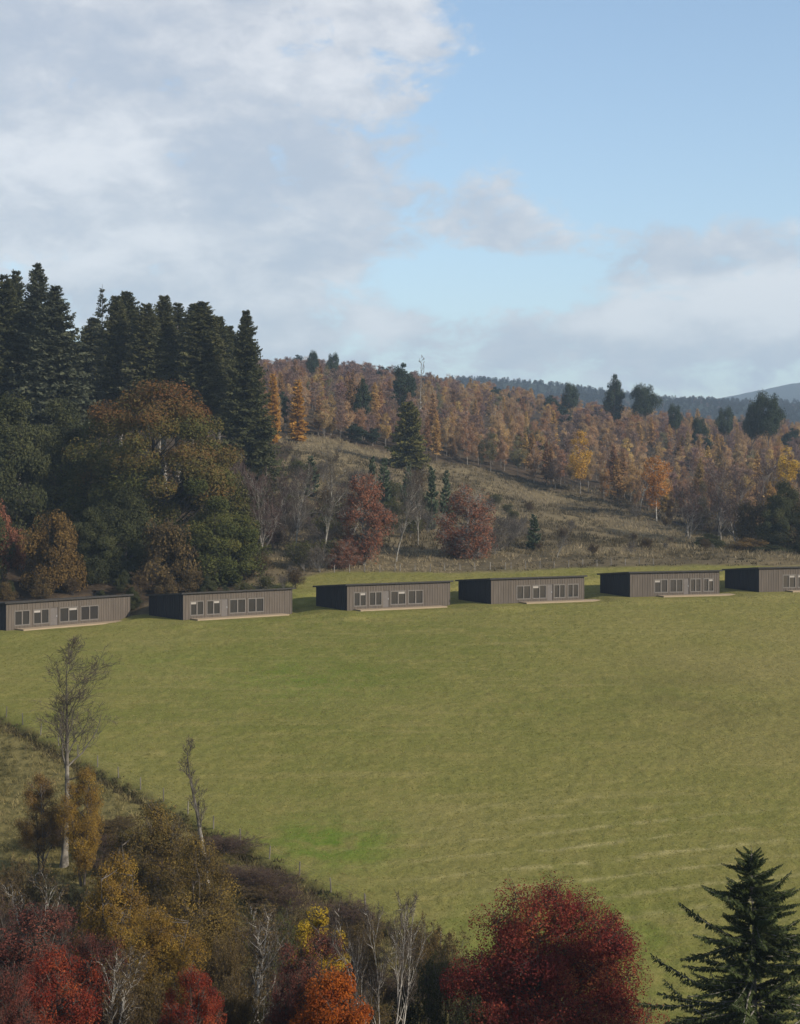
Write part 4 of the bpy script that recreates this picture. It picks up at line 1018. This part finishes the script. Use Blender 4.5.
brnt = broadleaf('near_brown_tree', 104, H=9, Rw=2.2, base=0.1, prof='oval', clumps=75, per=480, leaf=0.046, rc=0.27, mat=foliage('russet_brown_leaves', [(0.10, 0.062, 0.026), (0.18, 0.11, 0.038), (0.27, 0.165, 0.05)], 0.3), bk=BARK, lumpy=0.35, limbs=0.8, twigs=10, stems=3)
plant('autumn_tree', brnt, 42, 99, 'sparse brown tree on the shaded side of the tall leafless ash', top=774, wpx=46, group=GN)
olv = broadleaf('near_olive_tree', 105, H=10, Rw=3.6, base=0.06, prof='dome', clumps=160, per=560, leaf=0.048, rc=0.2, mat=foliage('brown_olive_leaves', [(0.05, 0.036, 0.019), (0.10, 0.07, 0.027), (0.165, 0.115, 0.034), (0.28, 0.185, 0.045)], 0.3), bk=BARK, lumpy=0.3, limbs=0.7, twigs=10, stems=3)
plant('autumn_tree', olv, 152, 80, 'large brown and olive tree in front of the half dead birch', top=806, wpx=134, group=GN)
plant('autumn_tree', olv, 196, 76, 'brown and olive tree overlapping the large one, on its fence side', top=838, wpx=116, group=GN, rz=2)
plant('autumn_tree', goldt, 118, 72, 'golden-brown tree between the large olive one and the crimson bush', top=856, wpx=84, group=GN, rz=3)
plant('autumn_tree', goldt, 160, 66, 'golden-brown tree low beneath the large olive one', top=908, wpx=84, group=GN, rz=5)
redm = broadleaf('crimson_maple', 106, H=9, Rw=4.4, base=0.08, prof='dome', clumps=250, per=560, leaf=0.052, rc=0.17, mat=M_CRIM, tintf=lambda x, y, z: 0.16 * np.sin(4 * x + 5 * z + 1) * np.sin(5 * z - 3 * y), bk=BARK_D, lumpy=0.36, limbs=0.8, twigs=6, stems=2, inner=0.3)
plant('maple_tree', redm, 549, 62, 'biggest dark crimson tree standing clear against the field', 'maple tree', top=884, wpx=206)
M_WINE = foliage('wine_brown_leaves', [(0.065, 0.024, 0.021), (0.12, 0.042, 0.032), (0.18, 0.066, 0.042)], 0.3)
redb = broadleaf('red_cherry', 107, H=7, Rw=2.3, base=0.06, prof='oval', clumps=95, per=420, leaf=0.047, rc=0.22, mat=M_RED, bk=BARK, lumpy=0.5, limbs=0.8, twigs=10, stems=3)
redd = broadleaf('dark_red_bush', 108, H=7, Rw=2.4, base=0.04, prof='round', clumps=90, per=400, leaf=0.047, rc=0.24, mat=M_WINE, bk=BARK_D, lumpy=0.35, limbs=0.8, twigs=16, stems=4)
orng = broadleaf('orange_cherry', 109, H=6, Rw=2.0, base=0.05, prof='dome', clumps=85, per=540, leaf=0.047, rc=0.24, mat=M_ORNG, bk=BARK_D, lumpy=0.3, limbs=0.8, twigs=10, stems=3)
yell = broadleaf('yellow_maple', 110, H=8, Rw=1.5, base=0.2, prof='oval', clumps=55, per=330, leaf=0.053, rc=0.26, mat=M_YEL, bk=BARK, lumpy=0.35, limbs=0.9, twigs=10)
GR = 'red and orange cherries along the lower frame edge'
plant('cherry_tree', redb, 58, 58, 'bright red cherry with orange tip in the lower corner', 'cherry tree', top=950, wpx=100, group=GR)
plant('cherry_tree', redd, 22, 66, 'dull dark red bush behind the bright red cherry', 'cherry tree', top=912, wpx=130, group=GR)
plant('cherry_tree', redd, 100, 70, 'dark wine-red bush above the bright red cherry', 'cherry tree', top=932, wpx=84, group=GR, rz=2)
plant('cherry_tree', redd, -6, 54, 'blackish red bush at the very corner of the frame', 'cherry tree', top=964, wpx=90, group=GR, rz=3)
plant('cherry_tree', redb, 194, 56, 'bright orange-red cherry between two pale leafless birches', 'cherry tree', top=968, wpx=70, group=GR, rz=1)
plant('cherry_tree', redd, 308, 62, 'dark red tree between yellow crown and orange cherry', 'cherry tree', top=934, wpx=84, group=GR, rz=4)
plant('cherry_tree', orng, 330, 55, 'orange cherry crown touching the lower frame edge', 'cherry tree', top=972, wpx=92, group=GR)
plant('cherry_tree', redd, 288, 56, 'low dark red bush before the pale leafless birch', 'cherry tree', top=976, wpx=60, group=GR, rz=5)
plant('maple_tree', yell, 316, 74, 'slim yellow maple above the dark red tree', 'maple tree', top=908, wpx=60)
pale = bare('pale_birch', 111, H=11, Rw=2.6, fork=0.3, stems=2, n1=10, n2=6, n3=6, n4=3, up=0.5, spread=(18, 42), thin=1.2, tr=0.13, bk=BARK_P, leafmat=M_BROWN, nleaf=2500, leaf=0.06)
pale3 = bare('pale_birch_clump', 112, H=9, Rw=2.0, fork=0.35, stems=5, n1=7, n2=6, n3=6, n4=3, up=0.6, spread=(15, 38), thin=1.1, tr=0.13, bk=bark('white_birch_bark', (0.20, 0.18, 0.15), (0.44, 0.41, 0.36), 3.0, 1.4))
GPB = 'pale leafless birches in the near trees'
plant('bare_birch', pale, 256, 62, 'pale twin-stemmed leafless birch beside the orange-red cherry', 'birch tree', top=902, wpx=84, group=GPB)
plant('bare_birch', pale, 112, 58, 'pale thin leafless birch before the golden-brown trees', 'birch tree', top=944, wpx=70, group=GPB, rz=2)
plant('bare_birch', pale3, 386, 57, 'pale leafless birch of several long white stems beside the biggest crimson tree', 'birch tree', top=880, wpx=104, group=GPB)
plant('bare_birch', pale, 38, 76, 'grey leafless birch in the dull bushes above the corner', 'birch tree', top=868, wpx=70, group=GPB, rz=4)
nscr = bare('near_grey_scrub', 113, H=6, Rw=3.2, fork=0.05, stems=6, n1=9, n2=6, n3=6, n4=3, thin=1.0, bk=BARK, leafmat=foliage('scrub_brown_leaves', [(0.06, 0.042, 0.02), (0.115, 0.08, 0.032), (0.19, 0.13, 0.045)], 0.3), nleaf=22000, leaf=0.065)
nscy = bare('near_yellow_scrub', 114, H=6, Rw=3.0, fork=0.05, stems=5, n1=9, n2=6, n3=6, n4=3, thin=1.1, bk=BARK_G, leafmat=M_OLIVE, nleaf=9000, leaf=0.065)
nscp = bare('near_purple_scrub', 115, H=5, Rw=3.0, fork=0.05, stems=7, n1=9, n2=6, n3=6, n4=3, thin=1.3, twmat=M_PURP, bk=BARK_D, leafmat=M_BROWN, nleaf=3500, leaf=0.06)
nsdk = broadleaf('near_dark_bush', 116, H=5, Rw=3.0, base=0.03, prof='dome', clumps=60, per=180, leaf=0.07, rc=0.25, mat=M_DKGRN, bk=BARK_D, lumpy=0.35, stems=4, twigs=10)
GS2 = 'scrub among the near trees'
for px, d, top, w, p, lab in [(430, 76, 916, 74, nscr, 'grey twiggy bush beside the biggest crimson tree, against the field'), (418, 64, 964, 70, nsdk, 'dark evergreen bush behind the long white birch stems'),
                              (446, 66, 946, 60, nscy, 'yellowish bush half hidden by the biggest crimson tree'), (352, 78, 912, 56, nscr, 'brown twiggy bush between yellow maple and white birch stems'),
                              (274, 72, 908, 60, nscy, 'olive-yellow bush behind the pale twin-stemmed birch'), (228, 70, 930, 56, nscr, 'brown scrub next to the orange-red cherry'),
                              (22, 84, 866, 66, nscr, 'dull grey scrub on the bank under the ash'), (84, 84, 880, 60, nscr, 'grey scrub at the pale foot of the ash'),
                              (0, 80, 884, 70, nscp, 'purplish scrub at the frame edge under the bank'), (60, 76, 900, 70, nscp, 'purplish scrub above the dull dark red bush'),
                              (140, 60, 966, 60, nscr, 'brown scrub at the lower frame edge by the thin leafless birch'), (368, 60, 988, 60, nscr, 'brown scrub at the lower frame edge by the white birch stems'),
                              (240, 58, 976, 60, nscr, 'brown scrub under the pale twin-stemmed birch'), (470, 60, 992, 60, nsdk, 'dark bush at the foot of the biggest crimson tree')]:
    plant('scrub_bush', p, px, d, lab, 'shrub', top=top, wpx=w, group=GS2)
k = 0
for t in np.linspace(27, 60, 20):
    c = f0 + fdir * (t + r2.uniform(-1, 1)) + FN * r2.uniform(1.5, 8.5)
    px = 400 + F * c[0] / c[1]
    plant('bramble_bush', (nscp, nscr)[k % 3 == 2], px, c[1], ('dark purple-brown bramble bush in the strip below the field fence', 'grey-brown bramble bush in the strip below the field fence')[k % 3 == 2], 'shrub', H=r2.uniform(1.0, 2.0), W=r2.uniform(3.0, 5.5), group='brambles along the lower side of the field fence')
    k += 1
for (px, d, top, w) in [(118, 94, 846, 34), (6, 92, 858, 44)]:
    plant('bramble_bush', nscr, px, d, 'grey-brown bramble on the tawny bank round the ash', 'shrub', top=top, wpx=w, group='brambles on the tawny bank')
spr = conifer('near_spruce', 117, H=15, Rw=4.6, base=0.12, whorls=50, nb=7, power=0.8, droop=0.30, tip_up=0.35, jit=0.02, wild=0.34, mat=foliage('near_spruce_needles', [(0.022, 0.030, 0.012), (0.05, 0.064, 0.024), (0.105, 0.118, 0.046)], 0.18), bk=BARK_G, irregular=0.8, spray=0.12, step=0.075, hang=1.8, lat=0.16, width=0.15)
plant('spruce_tree', spr, 757, 56, 'dark spruce with visible pale stem standing against the field by the lower corner', 'spruce tree', top=850, H=None, W=6.0, rz=0.2)

# ============================================================================= camera, light, sky, air
cam = bpy.data.cameras.new('camera'); co = bpy.data.objects.new('camera', cam); COL.objects.link(co)
cam.sensor_fit = 'VERTICAL'; cam.sensor_height = 24.0; cam.lens = 24.0 * F / 1024.0
cam.shift_y = -(512.0 - HOR) / 1024.0
co.location = (0, 0, 0); co.rotation_euler = (R(90), 0, 0)
cam.clip_start = 0.2; cam.clip_end = 20000
SC.camera = co

SUN_EL, SUN_AZ = R(27), R(122)           # azimuth clockwise from the view direction (+Y towards +X)
sd = np.array([math.sin(SUN_AZ) * math.cos(SUN_EL), math.cos(SUN_AZ) * math.cos(SUN_EL), math.sin(SUN_EL)])
sun = bpy.data.lights.new('sun', 'SUN'); so = bpy.data.objects.new('sun', sun); COL.objects.link(so)
sun.energy = 5.0; sun.angle = R(1.2); sun.color = (1.0, 0.915, 0.785)
from mathutils import Vector
so.rotation_euler = Vector(sd).to_track_quat('Z', 'Y').to_euler(); so.location = (60, -60, 120)

def world():
    w = bpy.data.worlds.new('World'); SC.world = w; w.use_nodes = True
    nt = w.node_tree; nd = nt.nodes; lk = nt.links; nd.clear()
    sky = N(nd, 'ShaderNodeTexSky', sky_type='NISHITA'); sky.sun_disc = False
    sky.sun_elevation = SUN_EL; sky.sun_rotation = SUN_AZ; sky.altitude = 300; sky.air_density = 1.1; sky.dust_density = 0.2; sky.ozone_density = 1.6
    tc = N(nd, 'ShaderNodeTexCoord'); sep = N(nd, 'ShaderNodeSeparateXYZ'); lk.new(tc.outputs['Generated'], sep.inputs[0])
    def M(op, a, b=None, c=None):
        x = N(nd, 'ShaderNodeMath', operation=op)
        for i, v in enumerate((a, b, c)):
            if v is None: continue
            if isinstance(v, (int, float)): x.inputs[i].default_value = v
            else: lk.new(v, x.inputs[i])
        return x.outputs[0]
    def mr(f, a, b, lo=0.0, hi=1.0):
        x = N(nd, 'ShaderNodeMapRange'); x.interpolation_type = 'SMOOTHSTEP'
        for i, v in enumerate((a, b, lo, hi)): x.inputs[i + 1].default_value = v
        lk.new(f, x.inputs[0]); return x.outputs[0]
    az = M('ARCTAN2', sep.outputs[0], sep.outputs[1])           # bearing and elevation of the direction looked in
    el = M('ARCSINE', sep.outputs[2])
    comb = N(nd, 'ShaderNodeCombineXYZ'); lk.new(az, comb.inputs[0]); lk.new(el, comb.inputs[1])
    def noise(sx, sy, detail=6, rough=0.55, off=0.0, dist=0.0):
        mp = N(nd, 'ShaderNodeMapping'); mp.inputs['Scale'].default_value = (sx, sy, 1); mp.inputs['Location'].default_value = (off, off * 0.7, off)
        lk.new(comb.outputs[0], mp.inputs[0]); n = N(nd, 'ShaderNodeTexNoise'); n.inputs['Scale'].default_value = 1.0
        n.inputs['Detail'].default_value = detail; n.inputs['Roughness'].default_value = rough; n.inputs['Distortion'].default_value = dist
        lk.new(mp.outputs[0], n.inputs[0]); return n.outputs[0]
    def blob(cx, cy, rx, ry, amp):
        a = M('DIVIDE', M('SUBTRACT', az, (cx - 400) / F), rx / F); b = M('DIVIDE', M('SUBTRACT', el, (HOR - cy) / F), ry / F)
        return M('MULTIPLY', M('POWER', 2.718, M('MULTIPLY', M('ADD', M('MULTIPLY', a, a), M('MULTIPLY', b, b)), -1.0)), amp)
    def total(bl):
        s = bl[0]
        for b in bl[1:]: s = M('ADD', s, b)
        return s
    n1 = noise(15, 26, 10, 0.6, 1.3, 0.35); n2 = noise(22, 40, 9, 0.58, 4.1, 0.25); n3 = noise(3, 4.5, 4, 0.5, 7.7)
    cov = total([blob(190, 40, 250, 130, 0.62), blob(60, 225, 360, 95, 0.62), blob(330, 70, 120, 80, 0.22), blob(480, 214, 62, 32, 0.42), blob(685, 252, 130, 36, 0.45),
                 blob(770, 318, 130, 42, 0.55), blob(560, 345, 260, 40, 0.42), blob(300, 240, 140, 50, 0.30), blob(378, 330, 45, 26, 0.25), blob(800, 118, 60, 22, 0.30), blob(30, 320, 200, 50, 0.3),
                 blob(620, 110, 190, 120, -0.4), blob(440, 285, 80, 30, -0.6), blob(590, 300, 60, 14, -0.25), blob(10, 80, 90, 70, 0.35)])
    n4 = noise(34, 62, 8, 0.62, 9.3, 0.5)
    dens = M('ADD', cov, M('MULTIPLY', M('SUBTRACT', n1, 0.5), 1.7))
    dens = M('ADD', dens, M('MULTIPLY', M('SUBTRACT', n4, 0.5), 0.8))
    dens = M('ADD', dens, M('MULTIPLY', M('SUBTRACT', n3, 0.47), 0.7))
    back = M('MULTIPLY', mr(M('ABSOLUTE', az), 0.45, 1.0), 0.22); dens = M('ADD', dens, back)
    alpha = mr(dens, 0.08, 0.46)
    alpha = M('MULTIPLY', alpha, 0.82)
    # lit tops and grey undersides of the clouds
    bright = total([blob(340, 60, 110, 75, 0.35), blob(70, 165, 110, 40, 0.55), blob(180, 240, 90, 40, 0.22), blob(770, 300, 90, 30, 1.0), blob(620, 322, 50, 22, 0.4), blob(378, 326, 40, 24, 0.6), blob(660, 325, 60, 25, 0.35), blob(60, 270, 140, 25, 0.35),
                    blob(300, 165, 130, 45, -0.35), blob(700, 268, 110, 20, -0.25), blob(560, 355, 240, 22, -0.1), blob(100, 70, 100, 50, -0.12), blob(720, 370, 110, 20, -0.25)])
    bright = M('ADD', bright, M('MULTIPLY', M('SUBTRACT', n2, 0.5), 1.7)); bright = M('ADD', bright, M('MULTIPLY', M('SUBTRACT', n1, 0.5), 0.5))
    bright = M('ADD', bright, M('MULTIPLY', M('SUBTRACT', n4, 0.5), 0.9))
    cr = ramp(nd, [(0.0, (2.95, 3.15, 3.55)), (0.45, (4.0, 4.0, 4.12)), (1.0, (5.5, 5.35, 5.25))]); lk.new(mr(bright, -0.45, 0.75), cr.inputs[0])
    mx = N(nd, 'ShaderNodeMix', data_type='RGBA'); lk.new(alpha, mx.inputs[0]); lk.new(sky.outputs[0], mx.inputs[6]); lk.new(cr.outputs[0], mx.inputs[7])
    bg = N(nd, 'ShaderNodeBackground'); bg.inputs['Strength'].default_value = 0.135
    out = N(nd, 'ShaderNodeOutputWorld'); lk.new(mx.outputs[2], bg.inputs[0]); lk.new(bg.outputs[0], out.inputs[0])
world()

HAZE = True
if HAZE:
    mb = MB(); mb.box(-7200, 7200, -300, 7000, -60, 420)
    m, nt, nd, lk = new_mat('haze')
    pv = N(nd, 'ShaderNodeVolumePrincipled'); pv.inputs['Color'].default_value = (0.62, 0.80, 1.0, 1); pv.inputs['Density'].default_value = 0.00020; pv.inputs['Anisotropy'].default_value = 0.1
    out = N(nd, 'ShaderNodeOutputMaterial'); lk.new(pv.outputs[0], out.inputs['Volume'])
    tag(link('haze', mb.mesh('haze', m)), 'thin blue haze in the air', 'haze', kind='stuff')

SC.view_settings.view_transform = 'Standard'
try: SC.view_settings.look = 'None'
except Exception: pass
SC.view_settings.exposure = 0.40; SC.view_settings.gamma = 1.0; SC.view_settings.use_curve_mapping = False
SC.render.engine = 'CYCLES'
SC.cycles.use_denoising = True
SC.cycles.max_bounces = 5; SC.cycles.diffuse_bounces = 2; SC.cycles.glossy_bounces = 2; SC.cycles.transmission_bounces = 3; SC.cycles.volume_bounces = 0; SC.cycles.transparent_max_bounces = 4
SC.cycles.sample_clamp_indirect = 5
